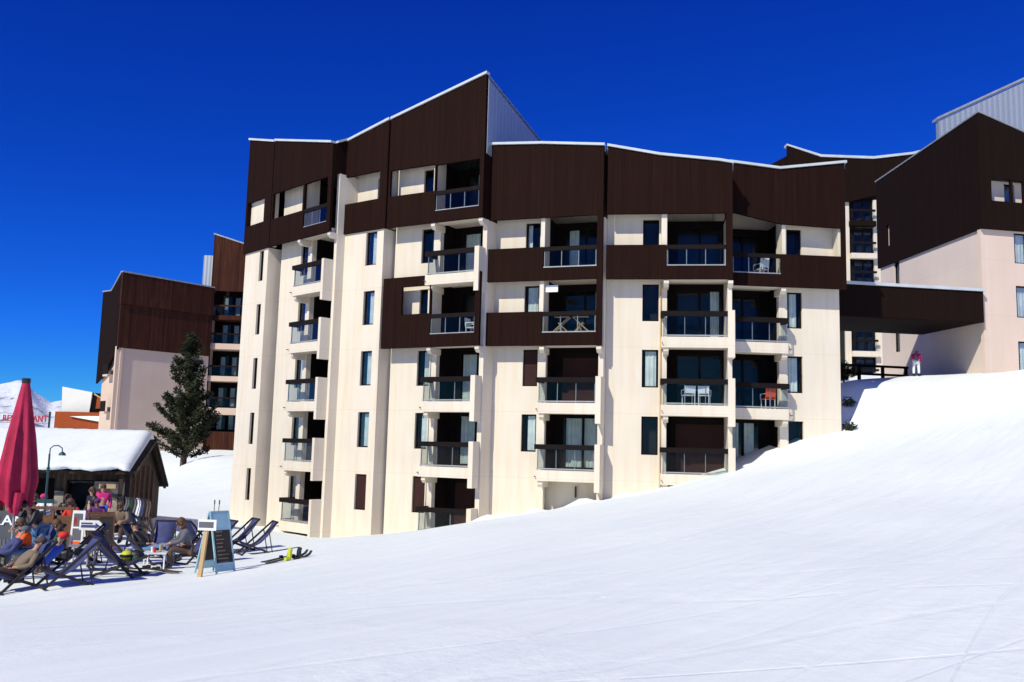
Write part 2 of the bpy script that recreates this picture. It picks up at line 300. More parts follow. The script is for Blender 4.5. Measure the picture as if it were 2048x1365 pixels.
# ------------------------------------------------------------------ terrain
CP=[(0,0,-1.65),(0,6,-1.55),(3.4,6,-1.42),(-3.2,6,-1.6),(0,-8,-1.9),(12,0,-.6),(-12,2,-2.0),(-7,13,-2.5),(-9.05,19,-3.1),(-9.9,18.5,-3.24),(-8.3,20,-3.08),(-6.5,20,-2.98),(-7.8,28,-3.4),(-5,22,-2.8),(-11.7,22,-3.15),(-13,28,-3.3),(-18,24,-3.2),
 (-15,33,-3.2),(-13.6,45.3,-3.85),(-11.5,43.7,-4.0),(-9.5,41.7,-4.1),(-6.8,40,-4.05),(-3.5,38.8,-3.6),(-1.1,37.0,-2.98),(-.3,37.2,-2.82),(3.5,36,-1.95),(4.25,36.5,-1.8),(8.45,35.5,-.68),(9.05,36.3,-.52),(13.5,36.7,.93),
 (15.4,38,1.45),(15.6,41,3.4),(17.5,42,3.62),(19.4,42,3.78),(24,42,4.3),(30,42,4.9),(11.3,20,-.8),(0,20,-1.95),(5,27,-1.4),(-4,30,-2.9),(18,28,1.0),(11,30,-.2),(20,15,.2),(26,28,2.6),
 (18,47,4.0),(22,48,4.2),(20,60,4.6),(25,76,6.0),(-22.6,60,-2.5),(-23,75,-.9),(-15,48,-3.5),(-14.2,38,-3.3),(-30,70,-1.3),(-21.5,60,-1.5),(-19,52,-2.7),(-25,45,-3.3),(-40,60,-3.5),(-40,30,-3.6),(-35,0,-3.5),
 (40,0,2.5),(45,40,7),(50,80,10),(0,-40,-3),(40,-40,1),(-40,-40,-5),(0,60,-3),(0,80,0),(-60,110,-2),(10,45,0),(5,50,-2),(30,100,8)]
_P=np.array(CP); _xy=_P[:,:2]/40
def _k(r2): return np.where(r2>0, .5*r2*np.log(np.maximum(r2,1e-12)), 0)
_n=len(_P); _K=_k(((_xy[:,None]-_xy[None])**2).sum(-1))+np.eye(_n)*4e-4; _Q=np.c_[np.ones(_n),_xy]
_W=np.linalg.solve(np.block([[_K,_Q],[_Q.T,np.zeros((3,3))]]), np.r_[_P[:,2],0,0,0])
def terr(X,Y):
    X=np.asarray(X,float); Y=np.asarray(Y,float); p=np.stack([X,Y],-1)/40
    z=_k(((p[...,None,:]-_xy)**2).sum(-1))@_W[:_n]+_W[_n]+p@_W[_n+1:]
    r=np.hypot(X,Y-30); t=np.clip((r-75)/80,0,1); t=t*t*(3-2*t)
    z=np.clip(z,-14,16)*(1-t)+t*(-20)
    z=z+(.03*np.sin(X*.9+Y*.35)*np.sin(Y*.3-X*.5)+.012*np.sin(X*2.1-Y*1.5+1))*(1-t)*np.clip((r*0+np.hypot(X,Y))/8,0,1)
    return z
def gz(x,y): return float(terr(x,y))
def axis(lo,hi,near0,near1,step):
    a=list(np.arange(near0,near1+1e-6,step)); d=step
    x=near1
    while x<hi: d*=1.22; x+=d; a.append(x)
    x=near0; d=step
    while x>lo: d*=1.22; x-=d; a.insert(0,x)
    return np.array(a)
def lumps(X,Y):
    # shovelled snow heaped along the foot of the long facade
    z=0
    for (cx,cy,r,h) in LUMPS: z=z+h*np.exp(-((X-cx)**2+(Y-cy)**2)/r**2)
    return z
rl=random.Random(3); LUMPS=[]
for (a,b,c,d,n) in ((-1.2,36.4,4.6,35.4,16),(-5,38.0,-1.4,36.2,5),(-9,41,-6,39.0,4),(-14.5,33.5,-12.6,33,6),(-15,40.5,-13.5,39,4)):
    for i in range(n):
        t=rl.random(); LUMPS.append((a+(c-a)*t+rl.uniform(-.2,.2), b+(d-b)*t+rl.uniform(-.2,.3), rl.uniform(.15,.4), rl.uniform(.03,.14)*(1.2 if n>10 else .6)))
xs=axis(-9000,9000,-26,32,.3); ys=axis(-9000,9000,1,62,.3)
XX,YY=np.meshgrid(xs,ys); ZZ=terr(XX,YY)+lumps(XX,YY)
me=bpy.data.meshes.new('snow_slope'); nx,ny=len(xs),len(ys)
me.from_pydata(np.stack([XX,YY,ZZ],-1).reshape(-1,3).tolist(),[],[(j*nx+i,j*nx+i+1,(j+1)*nx+i+1,(j+1)*nx+i) for j in range(ny-1) for i in range(nx-1)])
for p in me.polygons: p.use_smooth=True
me.materials.append(M['snow']); g=bpy.data.objects.new('snow_slope',me); COL.objects.link(g); tag(g,kind='structure')

# ------------------------------------------------------------------ distant mountains
def mountains():
    rs=np.random.RandomState(5)
    n=110; m=46; az=np.linspace(-.78,-.28,n); az_px=lambda a:a
    prof=[(-.78,.03),(-.62,.052),(-.567,.0561),(-.553,.0577),(-.5425,.0606),(-.532,.0526),(-.510,.0382),(-.4965,.0413),(-.47,.030),(-.4537,.0258),(-.40,.03),(-.28,.02)]
    top=np.interp(az,[p[0] for p in prof],[p[1] for p in prof])
    v=[];f=[]
    for j in range(m):
        t=j/(m-1)
        for i in range(n):
            Yd=2200+900*t; rough=0
            for k,(s,aa) in enumerate(((30,.22),(70,.12),(150,.07),(300,.03))): rough+=aa*math.sin(az[i]*s*(1+.3*t)+k*2+j*.4*k+math.sin(az[i]*s*.5+j*.15)*2)*t*(1-t*.92)*1.6
            h=top[i]*3100*(t**1.25)*(1+rough*.8)
            v.append((az[i]*Yd,Yd,h-60*(1-t)))
    for j in range(m-1):
        for i in range(n-1): f.append((j*n+i,j*n+i+1,(j+1)*n+i+1,(j+1)*n+i))
    mt=bpy.data.materials.new('mountain_snow'); t,b=nodes(mt); b.inputs['Roughness'].default_value=.9
    tc=N(t,'ShaderNodeTexCoord'); nz=N(t,'ShaderNodeTexNoise',Scale=.012,Detail=9.,Roughness=.65); t.links.new(tc.outputs['Object'],nz.inputs[0])
    cr_=N(t,'ShaderNodeValToRGB'); e=cr_.color_ramp.elements; e[0].position=.38; e[0].color=(.2,.22,.27,1); e[1].position=.45; e[1].color=(.72,.75,.82,1); t.links.new(nz.outputs[0],cr_.inputs[0]); t.links.new(cr_.outputs[0],b.inputs['Base Color'])
    bp=N(t,'ShaderNodeBump',Strength=.6,Distance=40.); t.links.new(nz.outputs[0],bp.inputs['Height']); t.links.new(bp.outputs[0],b.inputs['Normal'])
    q=MB(); q.add(v,f); o=q.build('mountains',mt,smooth=True); tag(o,kind='structure')
mountains()

# ------------------------------------------------------------------ windows, doors, balconies (children of a building)
cv_rand=random.Random(11)
def curtain_mb(x0,x1,y,z0,z1,amp=.03):
    q=MB(); n=max(4,int((x1-x0)/.05)); ph=cv_rand.random()*6
    pts=[(x0+(x1-x0)*i/n, y+amp*math.sin(i*1.9+ph)+amp*.5*math.sin(i*.7)) for i in range(n+1)]
    vs=[(x,yy,z0) for x,yy in pts]+[(x,yy,z1) for x,yy in pts]; q.add(vs,[(i,i+1,n+2+i,n+1+i) for i in range(n)]); return q
def window(par, fr, x0,x1,z0,z1,yw, kind='dark', label=None, cm='curtain'):
    """frame set .1 behind the wall face yw; kind: dark, curtain (a,b fractions), shutter"""
    t=.06 if x1-x0>.5 else .05; y=yw+.1
    q=MB(); q.holes(x0,x1,z0,z1,[(x0+t,x1-t,z0+t,z1-t)],y,y+.07)
    o=q.build('window','frame',par,fr)
    if label: o['label']=label
    if kind=='shutter' or (isinstance(kind,tuple) and kind[0]=='shutter'):
        q=MB(); n=int((z1-z0-2*t)/.055)
        for i in range(n):
            a=z0+t+i*(z1-z0-2*t)/n; q.box(x0+t,x1-t,y+.0-.012,y+.03,a+.004,a+(z1-z0-2*t)/n-.004)
        q.box(x0+t,x1-t,y+.035,y+.05,z0+t,z1-t)
        sh(q.build('shutter','shutter',o),o)
        return o
    q=MB(); q.box(x0+t,x1-t,y+.03,y+.036,z0+t,z1-t); sh(q.build('pane','glass',o),o)
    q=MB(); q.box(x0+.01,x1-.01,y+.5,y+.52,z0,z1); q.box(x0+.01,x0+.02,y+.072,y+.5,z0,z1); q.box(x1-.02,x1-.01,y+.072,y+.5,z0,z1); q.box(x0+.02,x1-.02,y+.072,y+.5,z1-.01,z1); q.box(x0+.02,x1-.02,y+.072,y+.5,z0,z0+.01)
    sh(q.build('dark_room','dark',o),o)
    if isinstance(kind,tuple):
        a,b=kind; w_=x1-x0-2*t; sh(curtain_mb(x0+t+w_*a,x0+t+w_*b,y+.14,z0+.02,z1-.02,.02).build('curtain',cm,o),o)
    return o
def sh(o,par): # child built in the same local coordinates as its parent part
    o.location=(0,0,0); o.rotation_euler=(0,0,0); return o
def door(par, fr, x0,x1,z0,z1,y, kind='dark', cur=None, cm='curtain', label=None):
    """glazed two-leaf balcony door in the back wall of a loggia"""
    q=MB(); t=.07; xm=(x0+x1)/2
    if kind=='shutter':
        q.box(x0,x1,y-.03,y,z1-.22,z1); o=q.build('balcony_door','frame',par,fr); q=MB(); n=int((z1-.22-z0)/.06)
        for i in range(n): a=z0+i*.06; q.box(x0,x1,y-.02,y+.0,a+.004,a+.055)
        q.box(x0,x1,y+.001,y+.02,z0,z1-.22); sh(q.build('shutter','shutter',o),o); return o
    q.holes(x0,x1,z0,z1,[(x0+t,xm-t*.7,z0+t*1.5,z1-t),(xm+t*.7,x1-t,z0+t*1.5,z1-t)],y,y+.07)
    o=q.build('balcony_door','frame',par,fr)
    if label: o['label']=label
    for a,b in ((x0+t,xm-t*.7),(xm+t*.7,x1-t)):
        q=MB(); q.box(a,b,y+.03,y+.036,z0+t*1.5,z1-t); sh(q.build('pane','glass',o),o)
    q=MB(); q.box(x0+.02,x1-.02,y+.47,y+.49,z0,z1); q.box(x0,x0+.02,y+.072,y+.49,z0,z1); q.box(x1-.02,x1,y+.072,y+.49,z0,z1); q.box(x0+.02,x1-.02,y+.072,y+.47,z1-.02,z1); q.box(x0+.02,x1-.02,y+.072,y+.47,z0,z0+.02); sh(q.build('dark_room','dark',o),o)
    for c in (cur or []):
        a,b=x0+t+(x1-x0-2*t)*c[0], x0+t+(x1-x0-2*t)*c[1]; sh(curtain_mb(a,b,y+.16,z0+.1,z1-.05,.03).build('curtain',cm,o),o)
    return o

# ------------------------------------------------------------------ main building
B=empty('apartment_building',(0,0,0),0,'long cream and dark brown apartment block with stepped balconies above the snow slope','apartment building')
FR={'A':Frame(-13.95,45.56,46.5),'B':Frame(-12.07,43.49,44),'C':Frame(-7.93,40.57,35),'D':Frame(-5.68,39.05,28.5),'E':Frame(-1.09,37.21,18),'F':Frame(3.74,35.81,8),'G':Frame(8.94,36.35,-4)}
W=lambda k: 1.446+(5-k)*2.7          # top of the windows of row k (1 = attic)
HW=1.534
def fl(k): return W(k)-2.28          # floor level of row k
# cream walls: module, x0, x1, front y, z top, holes
def wall(mod,x0,x1,y0,z0,z1,holes,y1=None,name='wall',mat='cream'):
    q=MB(); q.holes(x0,x1,z0,z1,holes,y0,y1 if y1 is not None else y0+.25); return q.build(name,mat,B,FR[mod])
BOT=-5.5
def hw(x0,x1,rows): return [(x0,x1,W(k)-HW,W(k)) for k in rows]
# returns that close the steps between the bays
for m_,x0,x1 in (('A',2.3,2.42),('C',2.38,2.5)):
    q=MB(); q.box(x0,x1,.352,1.7,BOT,9.62); q.build('wall','cream',B,FR[m_])
# A
wall('A',.05,2.42,.1,BOT,9.62,hw(1.56,1.99,(2,3,4,5,6)))
wall('A',.0,2.5,.24,9.7,12.9,[])
for k in (2,3,4,5,6): window(B,FR['A'],1.56,1.99,W(k)-HW,W(k),.1,(.15,1) if k==3 else 'dark',cm='curtain2')
# C
wall('C',-.25,2.5,.1,BOT,9.62,hw(1.43,2.1,(2,3,4,5,6)))
wall('C',-.2,2.55,.7,9.7,12.9,[(1.43,2.1,W(1)-HW,W(1)-.02)])
for k,kd in ((2,(.35,1)),(3,(.3,.95)),(4,(.25,1)),(5,(.25,1)),(6,'shutter')):
    window(B,FR['C'],1.43,2.1,W(k)-HW,W(k),.1,kd,'narrow window with its brown shutter rolled down' if kd=='shutter' else None)
window(B,FR['C'],1.43,2.1,W(1)-HW,W(1)-.02,.7,(.45,1))
# modules with a window and a loggia
def module(mod, rows, wx, ox, finx=None, zt=13.0, bot=BOT, wall_x0=0):
    """wx window x range, ox loggia opening x range"""
    fr=FR[mod]; mir=mod=='G'
    x0,x1=(wall_x0,ox[0]) if not mir else (ox[1],4.85)
    zbot=bot
    wall(mod,x0,x1,.7,zbot,zt,hw(wx[0],wx[1],[r[0] for r in rows if r[1]]))
    for k,wk,dk in rows:
        if wk:
            lab=None
            if wk=='shutter': lab='narrow window with its brown shutter rolled down'
            window(B,fr,wx[0],wx[1],W(k)-HW,W(k),.7,wk,lab)
        z=fl(k)
        # loggia shell: brown side and back walls, cream slab
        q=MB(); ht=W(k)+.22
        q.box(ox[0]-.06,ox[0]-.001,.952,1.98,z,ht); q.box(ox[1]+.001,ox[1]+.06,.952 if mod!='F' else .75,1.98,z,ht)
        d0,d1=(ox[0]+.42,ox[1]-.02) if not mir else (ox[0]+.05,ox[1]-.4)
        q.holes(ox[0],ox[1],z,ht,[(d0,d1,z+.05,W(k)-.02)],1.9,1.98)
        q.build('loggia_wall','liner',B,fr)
        cur=None; kind='dark'; cm='curtain'
        if dk=='shutter': kind='shutter'
        elif dk: cur=dk
        door(B,fr,d0,d1,z+.05,W(k)-.02,1.93,kind,cur,cm)
        q=MB(); q.box(ox[0]-.02 if not mir else .05,ox[1]+.02,.72,2.3,z-.2,z); q.build('slab','cream',B,fr)
def rail(par, fr, x0,x1,zf, yf, ret=None, h=1.0):
    """balcony with concrete slab edge, glass balustrade and heavy brown handrail; ret lists ends with a glass return"""
    b=bpy.data.objects.new('balcony',None); COL.objects.link(b); b.empty_display_size=.2; b.parent=par; fr.apply(b)
    q=MB(); q.box(x0-.05,x1,yf,.718,zf-.4,zf+.03); q.build('slab_edge','cream',b)
    q=MB(); n=3 if x1-x0>2 else 2; L=x1-x0-.06
    q.box(x0+.03,x1-.03,yf+.05,yf+.062,zf+.12,zf+.86); 
    if 'l' in (ret or ''): q.box(x0+.03,x0+.042,yf+.065,.69,zf+.12,zf+.86)
    if 'r' in (ret or ''): q.box(x1-.042,x1-.03,yf+.065,.69,zf+.12,zf+.86)
    q.build('glass_panel','rail_glass',b)
    q=MB()
    for i in range(n+1):
        x=x0+.05+(x1-x0-.1)*i/n; q.box(x-.012,x+.012,yf+.07,yf+.11,zf+.03,zf+.84)
    q.box(x0,x1,yf+.035,yf+.085,zf+.065,zf+.115)
    if 'l' in (ret or ''): q.box(x0+.01,x0+.05,yf+.09,.69,zf+.065,zf+.115)
    if 'r' in (ret or ''): q.box(x1-.05,x1-.01,yf+.09,.69,zf+.065,zf+.115)
    q.build('rail_frame','alu',b)
    q=MB(); q.box(x0-.08,x1,yf-.02,yf+.13,zf+.86,zf+1.06)
    if 'l' in (ret or ''): q.box(x0-.08,x0+.07,yf+.132,.69,zf+.86,zf+1.06)
    if 'r' in (ret or ''): q.box(x1-.07,x1+.08,yf+.132,.69,zf+.86,zf+1.06)
    q.build('handrail','frame',b)
    return b
def console(b, x0,x1, zt, y0, y1=.95):
    """bevelled concrete bracket under a slab"""
    q=MB(); pts=[(y0,zt),(y0,zt-.14),(y0+.12,zt-.26),(y1,zt-.26),(y1,zt)]
    q.add([(x0,y,z) for y,z in pts]+[(x1,y,z) for y,z in pts],[(0,1,2,3,4),(9,8,7,6,5)]+[(i,(i+1)%5,(i+1)%5+5,i+5) for i in range(5)]); q.build('bracket','cream',b)
def side_panel(b,x0,x1,zf,y0,y1=.7):
    q=MB(); q.box(x0,x1,y0,y1,zf-.78,zf+1.1); q.build('side_panel','cream',b)
c1=[(.02,.45)]; full=[(.0,1.)]
module('B',[(1,None,None),(2,(.25,1),None),(3,(.4,1),None),(4,(.2,1),None),(5,(.4,1),[(.7,1)]),(6,(.5,1),'shutter')],(1.78,2.4),(2.72,4.87),wall_x0=.02)
module('D',[(1,'dark',[(.3,.6)]),(2,'dark',[(.0,.95)]),(3,'dark',[(.5,.9)]),(4,(.35,1),[(.02,.98)]),(5,(.3,1),[(.02,.98)]),(6,'shutter','shutter')],(1.42,2.06),(2.41,4.69))
module('E',[(2,(.0,.35),[(.05,.3)]),(3,(.1,.95),[(.75,.98)]),(4,'shutter','shutter'),(5,(.3,1),[(.05,.98)])],(1.42,2.06),(2.41,4.69),zt=12.2,bot=-4.5)
module('F',[(2,'dark',None),(3,'dark',[(.75,.95)]),(4,(.15,.95),None),(5,'dark','shutter')],(1.46,2.12),(2.45,4.82),zt=11.5,bot=-3.5)
module('G',[(2,'dark',None),(3,(.2,.8),None),(4,(0,.8),None),(5,'dark',[(.1,.4),(.55,.9)])],(2.6,3.24),(.3,2.24),zt=11.6,bot=-2.5)
# right-hand fins (cream) that close each loggia
for mod,x0,x1,zt in (('B',4.87,5.07,12.4),('D',4.69,4.895,9.6),('E',4.69,4.895,9.57)):
    q=MB(); q.box(x0,x1,.45,2.4,BOT,zt); q.build('wall','cream',B,FR[mod])
q=MB(); q.box(4.82,4.995,.3,2.6,-4,9.6); q.build('wall','cream',B,FR['F'])
# cream fins in front of the brown rows, between window and loggia
def fin(mod,x0,x1,k,y0=.0,zb=None): 
    q=MB(); q.box(x0,x1,y0,.698,fl(k)-.2 if zb is None else zb,W(k)+.08); q.build('wall','cream',B,FR[mod])
fin('B',2.6,2.74,1,.16); fin('D',2.3,2.44,1,.16); fin('D',2.22,2.4,3,.16)
for k in (2,3): fin('E',2.24,2.41,k,.16)
fin('F',2.2,2.42,2,.16); fin('G',2.2,2.36,2,.16)
# balconies in front of the cream rows
YF=-.05
for k in (2,3,4,5,6):
    b=rail(B,FR['B'],2.35,4.72,fl(k),YF,'l'); side_panel(b,4.72,4.9,fl(k),YF-.03); console(b,2.42,2.6,fl(k)-.4,YF+.08)
for k in (2,4,5,6):
    b=rail(B,FR['D'],2.22,4.62,fl(k),YF,'l')
    side_panel(b,4.62,4.84,fl(k),YF-.03); console(b,2.3,2.5,fl(k)-.4,YF+.08)
for k in (4,5):
    b=rail(B,FR['E'],2.3,4.7,fl(k),YF,'l'); side_panel(b,4.7,4.92,fl(k),YF-.03); console(b,2.36,2.56,fl(k)-.4,YF+.08)
for k in (3,4,5):
    b=rail(B,FR['F'],2.27,4.8,fl(k),YF,'l'); side_panel(b,4.8,5.07,fl(k),YF-.03); console(b,2.3,2.5,fl(k)-.4,YF+.08)
for k in (3,4):
    b=rail(B,FR['G'],.12,2.36,fl(k),-.02,'r'); console(b,2.12,2.34,fl(k)-.4,.06)
    q=MB(); q.box(2.36,2.5,.1,.698,fl(k)-.4,fl(k)+.03); q.build('slab_edge','cream',b)
# brackets under the brown bands
for mod,xs_,k in (('B',(2.42,4.86),1),('D',(2.3,4.68),1),('D',(2.3,4.68),3),('E',(2.3,4.68),3),('F',(2.3,4.82),2),('G',(2.12,),2)):
    for x in xs_:
        q=MB(); zt=W(k+1)+.04; pts=[(.06,zt),(.06,zt-.12),(.2,zt-.25),(.9,zt-.25),(.9,zt)]
        q.add([(x,y,z) for y,z in pts]+[(x+.2,y,z) for y,z in pts],[(0,1,2,3,4),(9,8,7,6,5)]+[(i,(i+1)%5,(i+1)%5+5,i+5) for i in range(5)]); q.build('bracket','cream',B,FR[mod])
    q=MB(); x0=xs_[0]; x1=xs_[-1] if len(xs_)>1 else 0.1; x0,x1=min(x0,x1),max(x0,x1)
    q.box(x0,x1,.16,.718,W(k+1)+.06,W(k+1)+.3); q.build('slab_edge','cream',B,FR[mod])
# brown boarding: attic bands and parapets
def clad(mod,x0,x1,z0,z1,holes=(),y0=0,y1=.14,mat='wood',name='cladding'):
    q=MB(); q.holes(x0,x1,z0,z1,list(holes),y0,y1); return q.build(name,mat,B,FR[mod])
PB,PT=1.35+.0,0
clad('A',-.05,2.6,9.61,[(-.05,15.7),(2.6,14.98)],[(.12,1.9,11.02,12.28)])
clad('B',-.02,5.05,9.6,[(-.02,14.96),(5.05,13.74)],[(.1,2.74,10.95,12.25),(2.88,4.78,10.1,12.22)])
clad('C',-.05,2.64,9.6,[(-.05,14.0),(2.57,14.55)],[(.06,2.2,11.0,12.3)])
clad('D',-.02,4.9,9.6,[(-.02,14.58),(4.9,15.84)],[(.08,2.44,11.0,12.2),(2.5,4.7,10.1,12.15)])
clad('D',-.05,4.9,4.2,7.3,[(.95,2.4,5.65,6.87),(2.46,4.66,4.74,6.92)])
clad('E',0,4.9,9.58,[(0,12.88),(2.27,12.74),(4.9,12.46)])
clad('E',4.66,4.9,4.22,9.578)
for z in (6.93,4.23):
    clad('E',-.03,2.4,z,z+1.4); clad('E',2.402,4.658,z,z+.52)
clad('F',0,5.0,9.62,[(0,12.47),(2.12,12.05),(4.5,11.76),(5.0,11.66)])
clad('F',4.74,5.0,6.93,9.618); clad('F',-.02,2.4,6.93,8.33); clad('F',2.402,4.738,6.93,7.47)
clad('G',-.02,4.87,[(-.02,10.0),(2.1,9.58),(4.87,9.5)],[(-.02,12.1),(2.08,11.92),(4.87,12.32)])
clad('G',-.02,2.1,6.93,7.45); clad('G',2.102,4.87,6.93,8.3); clad('G',4.7,4.87,8.302,9.498)
q=MB(); q.box(4.6,4.698,.142,.698,8.2,9.6); q.build('wall','cream',B,FR['G'])
# returns of the boarding on the right-hand side of each forward bay
q=MB(); q.add([(x,y,z) for x in (4.95,5.05) for y,z in ((.142,12.41),(.8,12.41),(.8,14.12),(.142,13.76))],[(0,1,2,3),(7,6,5,4),(0,4,5,1),(1,5,6,2),(2,6,7,3),(3,7,4,0)]); q.build('cladding','wood',B,FR['B'])
q=MB(); q.add([(x,y,z+o) for x in (4.9,5.11) for y,z in ((.225,13.80),(.86,14.12)) for o in (0,.11)],[(0,1,3,2),(4,6,7,5),(0,2,6,4),(1,5,7,3),(0,4,5,1),(2,3,7,6)]); q.build('roof_edge','cap',B,FR['B'])
clad('E',4.78,4.9,9.58,12.4,(),.142,.9)
clad('D',4.8,4.9,9.6,15.6,(),.142,1.6); clad('F',4.9,5.0,6.93,11.6,(),.142,2.2)
# glazed balustrades of the boarded loggias (glass flush with the boards)
def inrail(mod,x0,x1,zf,zt=None):
    fr=FR[mod]; zt=zt or zf+.88
    b=bpy.data.objects.new('balcony',None); COL.objects.link(b); b.empty_display_size=.2; b.parent=B; fr.apply(b)
    q=MB(); q.box(x0+.03,x1-.03,.05,.062,zf+.04,zt-.17); q.build('glass_panel','rail_glass',b)
    q=MB(); q.box(x0,x1,.03,.11,zf,zf+.045)
    for i in range(4):
        x=x0+.04+(x1-x0-.08)*i/3; q.box(x-.015,x+.015,.066,.1,zf+.045,zt-.15)
    q.build('rail_frame','alu',b)
    q=MB(); q.box(x0,x1,.02,.13,zt-.17,zt); q.build('handrail','frame',b)
inrail('B',2.88,4.78,10.1,10.98); inrail('D',2.5,4.7,10.1,10.98); inrail('D',2.46,4.66,4.74,5.6)
inrail('E',2.41,4.65,7.46,8.33); inrail('E',2.41,4.65,4.76,5.62); inrail('F',2.41,4.73,7.48,8.33); inrail('G',.06,2.09,7.46,8.3)
# grey end wall above the lower roof, roofs and pale roof edges
def roof_piece(mod, x0,x1, prof, depth, drop, cap=True, mat='metal'):
    xs_=sorted({x0,x1}|{p[0] for p in prof if x0<p[0]<x1}); Z=lambda x: float(np.interp(x,[p[0] for p in prof],[p[1] for p in prof]))
    q=MB()
    n=len(xs_)
    vs=[(x,.0,Z(x)+.0) for x in xs_]+[(x,depth,Z(x)-drop) for x in xs_]+[(x,.0,Z(x)-.2) for x in xs_]+[(x,depth,Z(x)-drop-.2) for x in xs_]
    vs=[(x,y+.145 if y==0 else y,z+.003) for x,y,z in vs]
    fs=[(i,i+1,n+i+1,n+i) for i in range(n-1)]+[(2*n+i,3*n+i,3*n+i+1,2*n+i+1) for i in range(n-1)]+[(i,2*n+i,2*n+i+1,i+1) for i in range(n-1)]+[(n+i,n+i+1,3*n+i+1,3*n+i) for i in range(n-1)]+[(0,n,3*n,2*n),(n-1,3*n-1,4*n-1,2*n-1)]
    q.add(vs,fs); q.build('roof',mat,B,FR[mod])
    q=MB(); pts=[(x,Z(x)+.004) for x in xs_]+[(x,Z(x)+.105) for x in reversed(xs_)]
    q.prism(pts,-.07,.22); q.build('roof_edge','cap',B,FR[mod])
roof_piece('A',-.1,2.62,[(-.1,15.71),(2.62,14.98)],11,2.6); roof_piece('B',-.02,4.94,[(-.02,14.97),(5.1,13.74)],11,2.6)
roof_piece('C',-.05,2.66,[(-.05,14.0),(2.64,14.57)],11,2.6); roof_piece('D',-.02,4.93,[(-.02,14.58),(4.93,15.85)],12,2.95)
roof_piece('E',-.05,4.93,[(0,12.88),(2.27,12.74),(4.9,12.46)],11,.8); roof_piece('F',-.03,5.05,[(0,12.47),(2.12,12.05),(4.5,11.76),(5.0,11.66)],11,.8)
roof_piece('G',-.1,4.95,[(-.02,12.1),(2.08,11.92),(4.87,12.32)],11,.8)
q=MB(); q.add([(x,y,z) for x in (4.903,4.93) for y,z in ((.16,12.4),(12,11.4),(12,12.9),(.16,15.78))],[(0,1,2,3),(7,6,5,4),(0,4,5,1),(1,5,6,2),(2,6,7,3),(3,7,4,0)]); q.build('corrugated_wall','metal',B,FR['D'])
# body behind the facade, side and rear walls
fp=[]
for m_,x in (('A',.1),('A',2.4),('B',2.5),('C',1.2),('D',.5),('D',4.5),('E',.35),('E',4.6),('F',4.4),('G',.5),('G',4.7)):
    fp.append(FR[m_].pt(x,2.95 if (m_,x)==('E',.35) else 2.45)[:2])
bp_=[FR['G'].pt(4.7,11)[:2],FR['E'].pt(2,12)[:2],FR['B'].pt(3,12)[:2],FR['A'].pt(.1,12)[:2]]
q=MB(); q.plan(fp+bp_,-6,11.0); q.build('wall','cream',B)
q=MB(); q.box(.0,.24,.36,12,-6,9.6); q.build('wall','cream',B,FR['A']); q=MB(); q.add([(x,y,z) for x in (-.06,.1) for y,z in ((.142,9.6),(12,9.6),(12,12.9),(.142,15.6))],[(0,1,2,3),(7,6,5,4),(0,4,5,1),(1,5,6,2),(2,6,7,3),(3,7,4,0)]); q.build('cladding','wood',B,FR['A'])
q=MB(); q.box(4.6,4.84,.952,11,-6,6.9); q.build('wall','cream',B,FR['G']); q=MB(); q.box(4.62,4.87,.702,11,6.93,11.4); q.build('cladding','wood',B,FR['G'])
# sheltered void under the lowest balcony of module E and blank base elsewhere
q=MB(); q.box(2.3,4.7,1.35,1.5,-4.5,fl(5)-.2); q.build('wall','cream',B,FR['E'])
q=MB(); q.box(2.4,4.85,.75,.9,-4,fl(5)-.2); q.build('wall','cream',B,FR['F'])
q=MB(); q.box(.1,2.5,.75,.95,-3,fl(5)-.2); q.build('wall','cream',B,FR['G'])
q=MB(); q.box(3.62,3.66,1.2,1.34,-1.9,-1.45); q.build('outlet','black',B,FR['E'])
for m_,x,z0_,z1_ in (('F',2.2,-2.5,6.9),('D',2.12,-4.5,4.15)):
    q=MB(); q.tube([(x,.66,z0_),(x,.66,z1_)],.03,8); q.build('downpipe','cream' if m_=='D' else 'tan',B,FR[m_])
for m_,x,ks in (('B',2.32,(2,3,4,5,6)),('D',2.2,(2,4,5,6)),('E',2.28,(4,5)),('F',2.25,(3,4,5)),('G',2.45,(3,4))):
    for k in ks: q=MB(); q.tube([(x,.2,fl(k)-.2),(x,-.16,fl(k)-.23)],.022,6); q.build('drain_spout','greyc',B,FR[m_])
# ------------------------------------------------------------------ generic helpers for the other buildings
def bwall(par,fr,x0,x1,z0,z1,holes,y0,y1,mat,name='wall'):
    q=MB(); q.holes(x0,x1,z0,z1,list(holes),y0,y1); return q.build(name,mat,par,fr)
def bwindow(par,fr,x0,x1,z0,z1,yw,kind='dark',cm='curtain'): return window(par,fr,x0,x1,z0,z1,yw,kind,None,cm)
# ---- pink building on the right and its grey metal parapet
R_=empty('pink_building',(0,0,0),0,'pale pink apartment block with dark brown top, at the right edge','apartment building')
R2=Frame(22.4,42.1,-10); R1=Frame(21.45,52,84.5); L1=9.96
bwall(R_,R1,0,L1-.26,-1,11.2,[(1.5,2.1,9.75,11.15),(1.35,1.95,6.0,7.3)],.12,.35,'pinkpale')
bwindow(R_,R1,1.5,2.1,9.75,11.15,.12,(.2,.9)); bwindow(R_,R1,1.35,1.95,6.0,7.3,.12,'dark')
bwall(R_,R1,-.1,L1-.02,11.12,[(-.1,16.35),(L1-.02,16.85)],[(.95,1.3,12.2,13.45)],0,.14,'wooddark','cladding')
q=MB(); q.box(.9,1.4,.15,.17,12.1,13.5); q.build('wall','pinkpale',R_,R1)
rows=[(9.55,11.05),(6.9,8.45),(4.2,5.75)]
bwall(R_,R2,.05,9,-1,11.2,[(1.85,2.6,a,b) for a,b in rows]+[(6,6.75,a,b) for a,b in rows],.22,.45,'pink')
